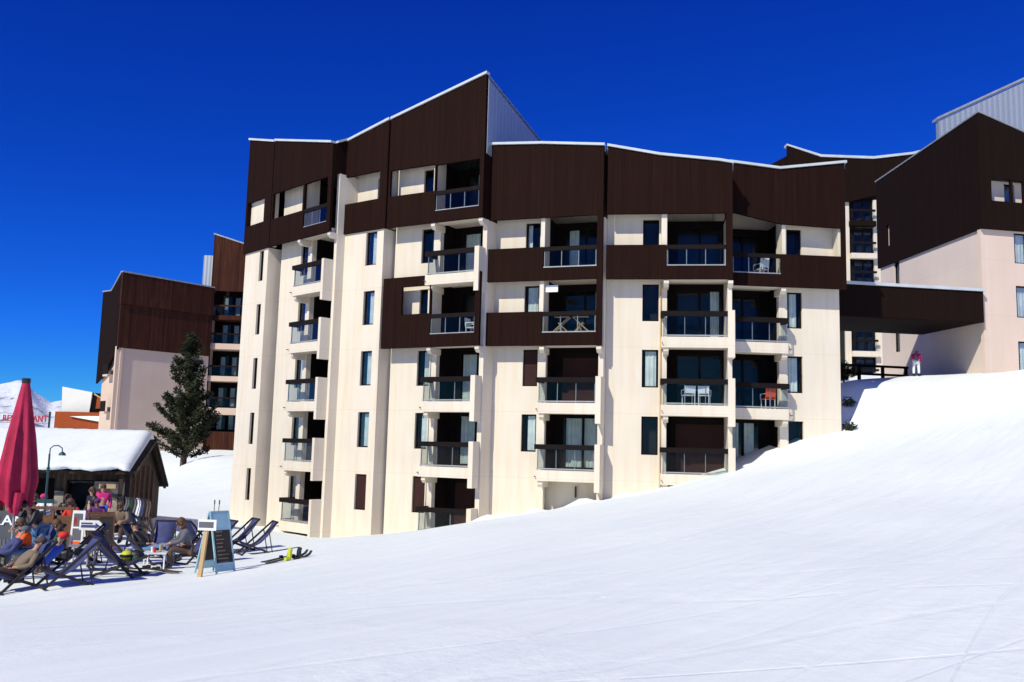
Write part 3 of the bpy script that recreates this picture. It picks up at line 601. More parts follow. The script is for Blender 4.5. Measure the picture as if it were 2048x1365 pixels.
for a,b in rows:
    bwindow(R_,R2,1.85,2.6,a,b,.22,(.3,1)); bwindow(R_,R2,6,6.75,a,b,.22,(.3,1))
bwall(R_,R2,0,9,11.1,[(0,16.87),(2.5,16.05),(9,13.6)],[(.56,1.62,12.5,13.62),(1.72,2.3,12.5,13.6),(2.4,3.6,12.5,13.6)],0,.14,'wooddark','cladding')
bwall(R_,R2,.2,9,12.3,13.7,[(1.72,2.3,12.5,13.6)],.6,.8,'pinkpale'); bwindow(R_,R2,1.72,2.3,12.5,13.6,.6,'dark')
q=MB(); q.prism([(-.1,16.36),(L1,16.86),(L1,16.92),(-.1,16.42)],-.06,.25); q.build('roof_edge','alu',R_,R1)
q=MB(); q.prism([(-.05,16.88),(2.5,16.06),(9,13.61),(9,13.67),(2.5,16.12),(-.05,16.94)],-.05,.25); q.build('roof_edge','alu',R_,R2)
a=R1.pt(.1,.4); b=R1.pt(L1,.4); c=R2.pt(.5,.95); d=R2.pt(9,.95)
q=MB(); q.plan([a[:2],R1.pt(L1-.5,.4)[:2],c[:2],d[:2],(32,52)],[-1]*5,[16.3,16.5,16.3,13.4,13.4]); q.build('roof','metal',R_)
q=MB(); v=[(23.3,48),(28.2,48),(34,48),(34,48.3),(28.2,48.3),(23.3,48.3)]; q.plan(v,[13]*6,[18.68,21.06,24.0,24.0,21.06,18.68]); q.build('corrugated_wall','metal',R_)
q=MB(); q.plan([(23.2,47.9),(34,47.9),(34,48.5),(23.2,48.5)],[18.72,24.1,24.1,18.72],[18.85,24.22,24.22,18.85]); q.build('roof_edge','alu',R_)
# ---- covered bridge
BR=empty('covered_bridge',(0,0,0),0,'dark boarded covered bridge with a snowy top, spanning to the pink building','bridge')
BF=Frame(14.6,40.92,-8.2)
q=MB(); q.box(0,7.75,0,.14,6.52,8.0); q.build('cladding','wooddark',BR,BF)
q=MB(); q.box(0,7.6,4.7,4.84,6.52,8.0); q.build('cladding','wooddark',BR,BF)
q=MB(); q.box(0,7.6,.142,4.698,6.5,6.62); q.build('floor','wooddark',BR,BF)
q=MB(); q.box(-.1,7.8,-.08,4.9,8.002,8.14); q.build('roof','cap',BR,BF)
# ---- middle wing seen through the gap
MD=empty('rear_wing',(0,0,0),0,'cream and brown wing with stacked balconies, far behind in the gap above the bridge','apartment building')
MF=Frame(22,76,0)
bwall(MD,MF,6.4,6.9,0,22.3,[],0,.2,'cream'); bwall(MD,MF,9.0,9.9,0,22.3,[],.0,.2,'cream'); bwall(MD,MF,9.9,14,0,22.3,[],.6,.8,'pink')
bwall(MD,MF,1.5,16,[(1.5,22.0),(6.8,22.0),(9.0,22.6),(16,22.6)],[(1.5,26.85),(4.45,25.9),(9,25.85),(12.4,26.35),(16,27.4)],[],-.3,-.1,'wooddark','cladding')
bwall(MD,MF,0,1.55,20,[(0,25.1),(1.55,26.0)],[],-.2,-.1,'wooddark','cladding')
q=MB(); q.prism([(1.45,26.86),(4.45,25.91),(9,25.86),(12.4,26.36),(16,27.41),(16,27.6),(12.4,26.56),(9,26.08),(4.45,26.12),(1.45,27.0)],-.4,.4); q.build('roof_edge','cap',MD,MF)
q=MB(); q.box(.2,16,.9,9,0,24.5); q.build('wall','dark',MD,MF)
for zf in (20.3,17.45,14.9,12.3,9.0,6.5):
    q=MB(); q.box(6.85,9.05,-.5,.0,zf-.45,zf); q.build('slab_edge','cream' if zf<20 else 'wooddark',MD,MF)
    q=MB(); q.box(6.95,8.95,-.45,-.4,zf+.05,zf+.8); q.build('glass_panel','rail_glass',MD,MF)
    q=MB(); q.box(6.85,9.0,-.5,-.38,zf+.82,zf+1.0); q.build('handrail','frame',MD,MF)
    q=MB(); q.holes(6.9,9,zf,zf+2.2,[(7.4,8.1,zf+.1,zf+2),(8.2,8.9,zf+.1,zf+2)],.3,.4); q.build('balcony_door','frame',MD,MF)
    q=MB(); q.box(7.4,8.9,.35,.36,zf+.1,zf+2); q.build('pane','glass',MD,MF)
# ---- pink and brown building on the left
H=empty('brown_topped_building',(0,0,0),0,'pink apartment block with weathered brown boarding, behind the tree on the left','apartment building')
H1=Frame(-31.7,72,-46); H3=Frame(-34.2,74.5,45); H2=Frame(-26.95,78.2,-4)
bwall(H,H1,.0,7.95,-6,7.4,[],.15,.4,'beige')
bwall(H,H1,-.0,7.95,7.3,10.85,[],.0,.14,'woodold','cladding'); bwall(H,H1,-.05,7.95,10.86,[(-.05,13.42),(7.95,13.28)],[],-.12,.13,'woodold','cladding')
q=MB(); q.prism([(-.1,13.42),(7.95,13.29),(7.95,13.4),(-.1,13.54)],-.16,.3); q.build('roof_edge','alu',H,H1)
bwall(H,H3,.1,3.5,-6,[(.1,5.5),(3.5,7.5)],[(2.7,3.3,5.2,7.0),(2.4,3.0,2.1,4.2),(2.4,3.0,-.6,1.5)],.3,.5,'beige')
for a,b,x in ((5.2,7.0,2.7),(2.1,4.2,2.4),(-.6,1.5,2.4)): bwindow(H,H3,x,x+.6,a,b,.3,'dark')
for z in (5.0,2.0,-.7):
    q=MB(); q.box(1.7,2.7,-.3,.29,z,z+.15); q.build('slab_edge','beige',H,H3); q=MB(); q.box(1.7,2.7,-.3,-.25,z+.15,z+1.0); q.build('balcony_rail','frame',H,H3)
bwall(H,H3,-.4,3.45,[(-.4,4.5),(1.3,5.2),(3.45,7.2)],[(-.4,12.2),(1.4,12.1),(3.2,13.4),(3.45,13.42)],[],0,.14,'wooddark','cladding')
q=MB(); q.prism([(-.45,12.21),(1.4,12.11),(3.2,13.41),(3.45,13.43),(3.45,13.52),(3.15,13.52),(1.38,12.21),(-.45,12.31)],-.05,.3); q.build('roof_edge','alu',H,H3)
bwall(H,H2,.35,7,13.15,[(.35,18.2),(3.2,17.35),(7,16.2)],[],-.1,.14,'woodold','cladding')
q=MB(); q.prism([(.3,18.2),(3.2,17.36),(7,16.21),(7,16.32),(3.2,17.47),(.3,18.32)],-.15,.4); q.build('roof_edge','alu',H,H2)
bwall(H,H2,-.6,.34,13.3,16.4,[],.5,3,'metal','corrugated_wall')
bwall(H,H2,.0,.55,-3,13.1,[],.0,.3,'wooddark'); bwall(H,H2,3.3,7,-3,13.1,[],.0,.3,'beige')
q=MB(); q.box(-.4,7,1.6,9,-6,14.6); q.build('wall','liner',H,H2)
for i,(zt,zb,mt) in enumerate(((11.0,10.6,'woodold'),(8.5,8.0,'beige'),(5.65,5.2,'beige'),(2.9,2.3,'beige'),(.85,-3,'woodold'))):
    q=MB(); q.box(.56,7,-.15,1.59,zb,zt); q.build('slab_edge',mt,H,H2)
    if i<4:
        q=MB(); q.box(.6,3.3,-.12,-.08,zt+.1,zt+.75); q.build('glass_panel','rail_glass',H,H2)
        q=MB(); q.box(.56,3.3,-.15,-.05,zt+.78,zt+.92); q.build('handrail','woodold' if i==0 else 'frame',H,H2)
    x=1.1
    for w_ in (.0,1.0):
        q=MB(); q.holes(x+w_,x+w_+.9,zt+.1,zt+1.95,[(x+w_+.1,x+w_+.8,zt+.2,zt+1.85)],1.45,1.5); f_=q.build('window','frame',H,H2)
        q=MB(); q.box(x+w_+.1,x+w_+.8,1.47,1.48,zt+.2,zt+1.85); sh(q.build('pane','glass',f_),f_)
        sh(curtain_mb(x+w_+.1,x+w_+.5,1.53,zt+.2,zt+1.8).build('curtain','curtain2',f_),f_)
q=MB(); pts=[H1.pt(.2,.5)[:2],H1.pt(7.6,.6)[:2],H2.pt(.6,2.4)[:2],H2.pt(7,2.4)[:2],(-22,90),(-36,86),H3.pt(.2,.6)[:2],H3.pt(3.2,.6)[:2]]; q.plan(pts,-6,12.0); q.build('wall','beige',H)
# ---- small white and orange chalet far off
F2=empty('orange_chalet',(-57,120,0),0,'white and orange boarded chalet with snow on it, far off beyond the hut roof','chalet')
def fbox(n,m,pts,y0,y1):
    q=MB(); q.prism([(x+57,z) for x,z in pts],y0,y1); o=q.build(n,m,F2); return o
fbox('wall','whitewall',[(-59.55,3.4),(-55.9,3.4),(-55.7,6.05),(-59.75,6.7)],0,.4)
fbox('gable','liner',[(-55.88,3.3),(-53,3.3),(-53,4.4),(-54.4,5.9),(-55.68,6.0)],.2,6)
fbox('gable_boards','orange',[(-55.1,3.9),(-53,3.9),(-53,4.3),(-55.0,5.4)],.0,.18)
fbox('verge_board','tan',[(-55.4,5.75),(-53,4.35),(-53,4.55),(-55.4,5.95)],-.1,.02)
fbox('balcony_front','orange',[(-59.7,1.2),(-50,1.2),(-50,3.35),(-59.7,3.35)],-1.4,-1.2)
fbox('snow_on_ledge','roofsnow',[(-57.6,2.75),(-52,1.9),(-52,2.9),(-55,2.85)],-1.75,-1.42)
fbox('body','liner',[(-59.5,-20),(-50,-20),(-50,3.2),(-59.5,3.2)],-.9,7)

# ------------------------------------------------------------------ mountain hut restaurant
HU=empty('mountain_hut',(0,0,0),0,'low timber restaurant hut with thick snow on its roof, left of the terrace','hut')
HF=Frame(-13.75,32.6,-13.5); g0=-3.3
bwall(HU,HF,-12,.0,-4.2,-1.15,[(-2.0,-1.1,-2.6,-1.5),(-5.2,-4.0,-2.6,-1.5),(-3.4,-2.4,-4.1,-1.45),(-7.6,-6.4,-2.6,-1.5)],.6,.8,'hutwood')
for a,b in ((-2.0,-1.1),(-5.2,-4.0),(-7.6,-6.4)): bwindow(HU,HF,a,b,-2.6,-1.5,.6,'dark')
q=MB(); q.box(-3.38,-2.42,.7,.76,-4.1,-1.47); q.build('door','liner',HU,HF)
bwall(HU,HF,-3.9,-3.45,-4.2,-1.8,[],.48,.598,'stone','stone_wall'); bwall(HU,HF,-2.35,-2.05,-4.2,-1.9,[],.48,.598,'stone','stone_wall'); bwall(HU,HF,-1.05,-.05,-4.2,-1.55,[],.48,.598,'stone','stone_wall'); bwall(HU,HF,-12,-5.3,-4.2,-2.5,[],.48,.598,'stone','stone_wall')
q=MB(); q.add([(x,y,z) for x in (-.02,.12) for y,z in ((.6,-4.2),(8.3,-4.2),(8.3,-1.9),(4.2,-.05),(.6,-1.2))],[(0,1,2,3,4),(9,8,7,6,5)]+[(i,(i+1)%5,(i+1)%5+5,i+5) for i in range(5)]); q.build('gable','hutwood',HU,HF)
def slope(x0,x1,y0,z0,y1,z1,t,zt): return [(x0,y0,z0),(x1,y0,z0),(x1,y1,z1),(x0,y1,z1)]
q=MB(); P_=[(-.15,-1.16),(4.2,.0),(8.8,-2.0)]
q.add([(x,y,z+o) for x in (-12,.45) for y,z in P_ for o in (-.1,.0)],[(0,2,3,1),(2,4,5,3),(6,7,9,8),(8,9,11,10),(0,6,8,2),(2,8,10,4),(1,3,9,7),(3,5,11,9),(0,1,7,6),(4,10,11,5)]); q.build('roof','hutwood',HU,HF)
# the snow lying on it: a sheet with a rounded, ragged lip
q=MB(); rs_=random.Random(5); nx_=60; prof=[(-.28,-1.12),(-.34,-1.04),(-.28,-.94),(-.1,-.86),(1.2,-.46),(2.6,-.06),(3.8,.27),(4.25,.36),(4.6,.26),(6.5,-.55),(8.7,-1.55),(9.0,-1.75),(8.9,-2.0)]
vs=[]
for i in range(nx_+1):
    x=-12+12.2*i/nx_; e=.06*math.sin(i*.9)+.05*math.sin(i*2.3)+rs_.uniform(-.03,.03)
    for j,(y,z) in enumerate(prof): vs.append((x+(.0 if i<nx_ else (.05 if 2<j<11 else 0)), y+(e if j<3 else .4*e*(j<5)), z+ (e*.5 if j<3 else rs_.uniform(-.012,.012))-(.12 if i==nx_ and 1<j<12 else 0)))
m_=len(prof); q.add(vs,[(i*m_+j,i*m_+j+1,(i+1)*m_+j+1,(i+1)*m_+j) for i in range(nx_) for j in range(m_-1)]+[]); e0=len(vs)-m_; ex=vs[-1][0]; bt=[(8.8,-1.98),(4.2,.015),(-.15,-1.14)]; q.add(vs[e0:]+[(ex,y,z) for y,z in bt],[(0,1,2,3,4,m_+2),(4,5,6,7,m_+1,m_+2),(7,8,9,10,11,12,m_,m_+1)]); q.build('roof_snow','roofsnow',HU,HF,smooth=True)
for x in (-9,-6,-3.0,-.1):
    q=MB(); q.bar((x,.05,-4.2),(x,.05,-1.25),.13); q.bar((x,.05,-1.7),(x,.6,-1.3),.08); q.build('post','hutwood',HU,HF)
for y in (1.2,2.2,3.3,4.6,5.8): # pale battens on the gable
    q=MB(); q.bar((.16,y,-4.1),(.16,y+.05,-1.25+.2*(y<6)-.25*(y>4.8)),.09,.05); q.build('batten','brownw',HU,HF)
q=MB(); q.bar((.3,.0,-1.28),(.3,4.2,-.08),.1,.2); q.bar((.3,4.2,-.08),(.3,8.8,-2.08),.1,.2); q.build('barge_board','hutwood',HU,HF)
# hut lamp board: pale plank sign under the eave
q=MB(); q.box(-.75,-.2,.02,.06,-1.75,-1.6); o=q.build('hanging_board','tan',None); o.location=HF.pt(0,-.35,0); o.rotation_euler=(0,0,HF.a); tag(o,'small pale wooden board hanging under the hut eave by the gable corner','board')

# ------------------------------------------------------------------ lettering
def text_mesh(body,size,depth,par,mat,loc,rot,align='LEFT',name='lettering'):
    cu=bpy.data.curves.new('t','FONT'); cu.body=body; cu.size=size; cu.extrude=depth; cu.align_x=align; cu.offset=size*.015; cu.space_character=1.08
    t=bpy.data.objects.new('t',cu); COL.objects.link(t); bpy.context.view_layer.update()
    me=bpy.data.meshes.new_from_object(t.evaluated_get(bpy.context.evaluated_depsgraph_get())); bpy.data.objects.remove(t); bpy.data.curves.remove(cu)
    me.materials.clear(); me.materials.append(M[mat]); o=bpy.data.objects.new(name,me); COL.objects.link(o); o.parent=par; o.location=loc; o.rotation_euler=rot; return o
S=empty('roof_sign',(-18.68,36.7,.4),math.radians(1.5),'open red letter sign on posts above the snowy hut roof','sign')
q=MB(); q.box(-.03,.03,-.03,.03,-.4,.62); q.build('post','black',S); q=MB(); q.box(-3.1,-3.04,-.03,.03,-.4,.62); q.build('post','black',S)
q=MB(); q.box(-3.04,-.03,-.015,.015,.12,.15); q.box(-3.04,-.03,-.015,.015,.50,.53); q.build('rail','alu',S)
text_mesh('BAR RESTAURANT',.37,.02,S,'ink',(-.06,-.04,.19),(math.pi/2,0,0),'RIGHT').scale=(.74,1,1)
# terrace banner
BN=empty('terrace_banner',(-12.45,24.2,-3.25),0,'dark slate banner with large white letters along the terrace, left edge','banner')
q=MB(); q.box(-4,.12,0,.06,.05,1.27); q.build('panel','grey',BN)
q=MB(); 
for i in range(40): q.box(-4+i*.1,-4+i*.1+.05,-.012,-.004,.05,.55)
q.build('slats','greyc',BN)
text_mesh('RESTAURANT',.36,.008,BN,'white',(.04,-.02,.92),(math.pi/2,0,0),'RIGHT').scale=(1.2,1,1)
for x in (-3.9,-1.9,.1):
    q=MB(); q.box(x-.03,x+.03,.062,.12,-.3,1.3); q.build('post','chairwood',BN)

# ------------------------------------------------------------------ terrace fence, signs, lamp, parasol
FN=empty('terrace_fence',(-13.1,25.3,-3.25),0,'brown wooden rail fence on posts in front of the terrace guests','fence')
q=MB(); q.box(-.1,1.15,-.05,.05,1.26,1.34); q.build('rail','brownw',FN); q=MB(); q.box(-.1,1.15,-.03,.03,.6,.68); q.build('rail','brownw',FN)
for x in (0,.55,1.1):
    q=MB(); q.box(x-.04,x+.04,-.04,.04,-.3,1.255); q.build('post','brownw',FN)
q=MB(); q.box(.05,1.05,.04,.07,.0,1.1); q.build('windbreak','brownw',FN)
mb_=empty('menu_board',(-11.9,25.0,-3.25),math.radians(-6),'white upright menu board with small pictures, against the terrace fence','menu board')
q=MB(); q.prism([(0,0),(.38,0),(.42,1.28),(.06,1.28)],-.03,.0); q.build('panel','white',mb_)
for (a,b,c,d,m) in ((.1,.36,.85,1.2,'greyc'),(.12,.2,.9,1.1,'red'),(.09,.34,.48,.8,'greyc'),(.08,.33,.3,.46,'orangec'),(.03,.36,.02,.2,'navy')):
    q=MB(); q.box(a,b,-.036,-.032,c,d); q.build('picture',m,mb_)
ar=empty('arrow_sign',(-11.15,24.5,-3.3),0,'small white arrow sign on a yellowish wooden post beside the menu board','sign')
q=MB(); q.bar((.1,0,-.1),(.1,0,.9),.07); q.build('post','yellow' if 0 else 'tan',ar)
q=MB(); q.prism([(-.25,.86),(.26,.86),(.4,.98),(.26,1.12),(-.25,1.12)],-.06,-.036); q.build('panel','white',ar)
q=MB(); q.box(-.2,.18,-.066,-.062,.93,1.0); q.prism([(.18,.9),(.3,.98),(.18,1.06)],-.066,-.062); q.box(-.2,.1,-.066,-.062,1.02,1.06); q.build('arrow_mark','navy',ar)
def aboard(name,loc,rz,label,w_,h,frame_m,panel_m,panel=(.15,.78)):
    o=empty(name,loc,rz,label,'sandwich board')
    for s_,nm in ((-1,'front_panel'),(1,'back_panel')):
        q=MB(); y0=s_*.28*h; top=(0,s_*.02,h)
        def P(x,t): return (x, y0+(top[1]-y0)*t, h*t)
        for x in (-w_/2,w_/2): q.bar(P(x,0),P(x,1),.035)
        for t in (panel[0],panel[1],1): q.bar(P(-w_/2,t),P(w_/2,t),.035)
        f_=q.build('frame',frame_m,o)
        for (t0,t1,m) in ((panel[0],panel[1],panel_m),(panel[1],1,frame_m),(.06,panel[0],frame_m)):
            q=MB(); a,b,c,d=P(-w_/2,t0),P(w_/2,t0),P(w_/2,t1),P(-w_/2,t1); n=Vector((0,s_,.28)).normalized()*.01
            A_=[Vector(v) for v in (a,b,c,d)]; q.add([v+n for v in A_]+[v-n for v in A_],[(0,1,2,3),(7,6,5,4),(0,4,5,1),(1,5,6,2),(2,6,7,3),(3,7,4,0)]); q.build('panel',m,f_)
        if panel_m=='board':
            rr=random.Random(4)
            q=MB()
            for k in range(9):
                t=panel[1]-.05-k*.06; x0=-w_/2+.07; x1=x0+rr.uniform(.15,w_-.16); a,b=P(x0,t),P(x1,t); c,d=P(x1,t+.018),P(x0,t+.018); n=Vector((0,s_,.28)).normalized()*.013
                q.add([Vector(v)+n for v in (a,b,c,d)],[(0,1,2,3)])
            q.build('chalk_marks','khaki',f_)
    return o
aboard('sandwich_board',(-6.72,21.3,gz(-6.72,21.3)),math.radians(56),'tall light blue sandwich board with a chalkboard panel, beside the deck chairs',.5,1.4,'lightblue','board',(.18,.72))
aboard('sandwich_board',(-12.1,27.3,-3.25),math.radians(30),'brown wooden sandwich board near the hut corner',.7,1.05,'brownw','board',(.12,.9))
ps=empty('signpost',(-6.82,20.6,gz(-6.82,20.6)),math.radians(-5),'pale wooden post with a small grey sign, leaning by the light blue board','sign')
q=MB(); q.bar((-.02,0,-.1),(.08,0,1.1),.085); q.build('post','tan',ps); q=MB(); q.box(-.1,.32,-.07,-.045,1.03,1.27); q.build('panel','white',ps); q=MB(); q.box(-.08,.26,-.076,-.072,1.09,1.22); q.build('picture','greyc',ps)
# street lamp with hooked arm
la=empty('street_lamp',(-13.75,27.2,-3.4),0,'thin teal lamp post with a hooked arm in front of the hut roof','street lamp')
q=MB(); q.tube([(0,0,0),(0,0,.9),(0,0,2.9)],[.05,.04,.028],8); q.tube([(0,0,2.35),(0,0,2.5)],[.05,.05],8); q.build('pole','teal',la)
q=MB(); q.tube([(0,0,2.88),(.01,0,3.06),(.1,0,3.14),(.25,0,3.15),(.36,0,3.08),(.38,0,2.96)],.018,6); q.build('arm','teal',la)
q=MB(); q.tube([(.38,0,2.97),(.38,0,2.92),(.38,0,2.86)],[.03,.09,.11],10); q.build('shade','teal',la)
q=MB(); q.bar((-.25,0,1.5),(.25,0,1.5),.05,.12); q.build('cross_plate','teal',la)
# folded parasol
um=empty('folded_parasol',(-11.95,22.2,-3.2),math.radians(10),'large folded magenta parasol standing at the left edge','parasol')
q=MB(); q.tube([(0,0,0),(0,0,4.6)],.03,8); q.build('pole','alu',um)
q=MB(); q.tube([(0,0,4.5),(0,0,4.62)],.1,10); q.build('cap','black',um)
q=MB(); n=48; lv=22; vs=[]; 
for j in range(lv+1):
    t=j/lv; z=4.5-2.75*t; base=.09+.36*t**.9-(.10*max(0,t-.88)/.12)
    for k in range(n):
        a=2*math.pi*k/n; fold=.35*math.cos(8*a+.6*math.sin(3*a))+.12*math.cos(17*a+t*3); r=base*(1+fold*min(1,t*2.2)*.6)
        zz=z-(.26*(.5+.5*math.cos(4*a+.7)) if j==lv else 0)*1.0
        vs.append((r*math.cos(a),r*math.sin(a),zz))
q.add(vs,[(j*n+k,j*n+(k+1)%n,(j+1)*n+(k+1)%n,(j+1)*n+k) for j in range(lv) for k in range(n)]); q.build('canopy','magenta',um,smooth=True)
q=MB(); q.tube([(.16,-.28,1.85),(.14,-.3,1.5),(.12,-.29,1.3)],[.12,.1,.05],8); q.tube([(-.1,-.1,1.8),(-.05,-.12,1.35)],[.1,.05],8); q.build('canopy_tail','magenta',um)

# ------------------------------------------------------------------ deck chairs
def deck_chair(loc,rz,label,fabric='navy',tilt=0):
    o=empty('deck_chair',loc,rz,label,'deck chair','canvas deck chairs on the snow')
    if hasattr(deck_chair,'proto') and fabric=='navy':
        for ch in deck_chair.proto: c=ch.copy(); COL.objects.link(c); c.parent=o
        return o
    W2=.29; ch=[]
    for s_ in (-1,1):
        q=MB(); q.bar((s_*W2,.62,.98),(s_*W2,-.45,.0),.035,.05); ch.append(q.build('back_rail','chairwood',o))
        q=MB(); q.bar((s_*(W2-.05),-.5,.42),(s_*(W2-.05),.55,.0),.035,.05); ch.append(q.build('seat_rail','chairwood',o))
    for a_,b_ in (((-W2,.62,.98),(W2,.62,.98)),((-W2,-.5,.43),(W2,-.5,.43)),((-W2,-.42,.03),(W2,-.42,.03)),((-W2,.52,.02),(W2,.52,.02))):
        q=MB(); q.bar(a_,b_,.035); ch.append(q.build('crossbar','chairwood',o))
    for s_ in (-1,1): q=MB(); q.bar((s_*(W2+.02),.35,.74),(s_*(W2+.02),.5,.02),.025); ch.append(q.build('strut','chairwood',o))

    pr=[(.64,1.0),(.5,.78),(.33,.56),(.15,.38),(-.02,.29),(-.2,.27),(-.36,.33),(-.5,.45)]; q=MB()
    vs=[(x,y,z+dz) for dz in (0,-.012) for x in (-W2+.025,0,W2-.025) for y,z in [(y,z-(.03 if x==0 else 0)) for y,z in pr]]; m_=len(pr)
    fs=[(a*m_+i,a*m_+i+1,(a+1)*m_+i+1,(a+1)*m_+i) for a in (0,1,3,4) for i in range(m_-1)]
    fs+=[(i,i+1,3*m_+i+1,3*m_+i) for i in range(m_-1)]+[(2*m_+i,2*m_+i+1,5*m_+i+1,5*m_+i) for i in range(m_-1)]
    q.add(vs,fs); ch.append(q.build('sling',fabric,o,smooth=True))
    if fabric=='navy': deck_chair.proto=ch
    return o
def at(x,y,dz=0): return (x,y,gz(x,y)+dz)
D_=math.radians
deck_chair(at(-7.75,28.2),D_(-60),'empty navy deck chair seen from the side, rightmost of the row by the long building')
deck_chair(at(-8.6,29.2),D_(-52),'empty navy deck chair just left of the rightmost one')
deck_chair(at(-9.0,28.2),D_(-45),'navy deck chair directly behind the light blue sandwich board')
deck_chair(at(-8.35,24.6),D_(-35),'navy deck chair back right behind the seated woman')
deck_chair(at(-10.0,26.6),D_(10),'navy deck chair facing the camera, left behind the seated woman')
deck_chair(at(-9.6,28.6),D_(150),'navy deck chair standing behind the others under the hut shadow')
deck_chair(at(-11.6,29.6),D_(92),'deck chair in dark profile, farthest one toward the hut')
deck_chair(at(-9.35,23.9),D_(75),'navy deck chair holding the reclining person in black')
deck_chair(at(-8.75,20.9),D_(88),'deck chair in profile with the helmet bag on its seat')
deck_chair(at(-9.3,19.4),D_(-48),'large navy deck chair nearest the camera, below the menu board')
deck_chair(at(-10.15,19.2),D_(-38),'navy deck chair at the left edge, lowest in the picture')
deck_chair(at(-10.95,23.6),D_(-55),'navy deck chair below the menu board beside the metal table')
deck_chair(at(-11.75,22.9),D_(-25),'navy deck chair at the left edge behind the blue jacket')

# ------------------------------------------------------------------ people
def skinmesh(V,Ed,Rd,sub=1):
    me=bpy.data.meshes.new('s'); me.from_pydata(V,Ed,[]); o=bpy.data.objects.new('s',me); COL.objects.link(o)
    m=o.modifiers.new('k','SKIN'); m.use_smooth_shade=True; 
    for i,r_ in enumerate(Rd):
        sv=me.skin_vertices[0].data[i]; sv.radius=(r_,r_) if not isinstance(r_,tuple) else r_; sv.use_root=(i==0)
    s=o.modifiers.new('u','SUBSURF'); s.levels=sub; s.render_levels=sub
    bpy.context.view_layer.update(); r=bpy.data.meshes.new_from_object(o.evaluated_get(bpy.context.evaluated_depsgraph_get())); bpy.data.objects.remove(o); bpy.data.meshes.remove(me); return r
POSE={
 # pelvis, chest, neck, head | shoulder elbow wrist (left) | hip knee ankle toe (left) ; right side given too
 'stand':dict(p=(0,0,.93),c=(0,0,1.25),n=(0,-.01,1.46),h=(0,-.03,1.6), aL=[(.19,0,1.4),(.26,.02,1.13),(.24,-.12,.9)], aR=[(-.19,0,1.4),(-.27,.03,1.12),(-.22,-.14,.92)], lL=[(.1,0,.9),(.12,-.03,.5),(.12,.02,.09),(.13,-.15,.04)], lR=[(-.1,0,.9),(-.12,-.02,.5),(-.13,.03,.09),(-.15,-.14,.04)]),
 'bend':dict(p=(0,.05,.9),c=(0,-.12,1.18),n=(0,-.26,1.33),h=(0,-.37,1.42), aL=[(.19,-.2,1.28),(.24,-.32,1.05),(.18,-.5,.95)], aR=[(-.19,-.2,1.28),(-.24,-.3,1.04),(-.18,-.48,.93)], lL=[(.1,.05,.87),(.13,.0,.48),(.13,.05,.09),(.14,-.12,.04)], lR=[(-.1,.05,.87),(-.13,.02,.48),(-.14,.08,.09),(-.15,-.1,.04)]),
 'sit':dict(p=(0,0,.46),c=(0,-.06,.78),n=(0,-.14,.98),h=(0,-.2,1.1), aL=[(.18,-.08,.92),(.25,-.2,.68),(.1,-.42,.62)], aR=[(-.18,-.08,.92),(-.25,-.2,.68),(-.1,-.42,.6)], lL=[(.1,0,.44),(.14,-.42,.48),(.13,-.4,.1),(.14,-.56,.05)], lR=[(-.1,0,.44),(-.13,-.42,.48),(-.12,-.38,.1),(-.13,-.54,.05)]),
 'recline':dict(p=(0,0,.34),c=(0,.22,.62),n=(0,.38,.82),h=(0,.44,.95), aL=[(.18,.34,.74),(.27,.16,.52),(.15,-.06,.5)], aR=[(-.18,.34,.74),(-.27,.16,.52),(-.12,-.08,.52)], lL=[(.1,-.02,.33),(.14,-.45,.5),(.13,-.78,.12),(.13,-.92,.16)], lR=[(-.1,-.02,.33),(-.13,-.46,.48),(-.13,-.8,.1),(-.14,-.94,.15)]),
}
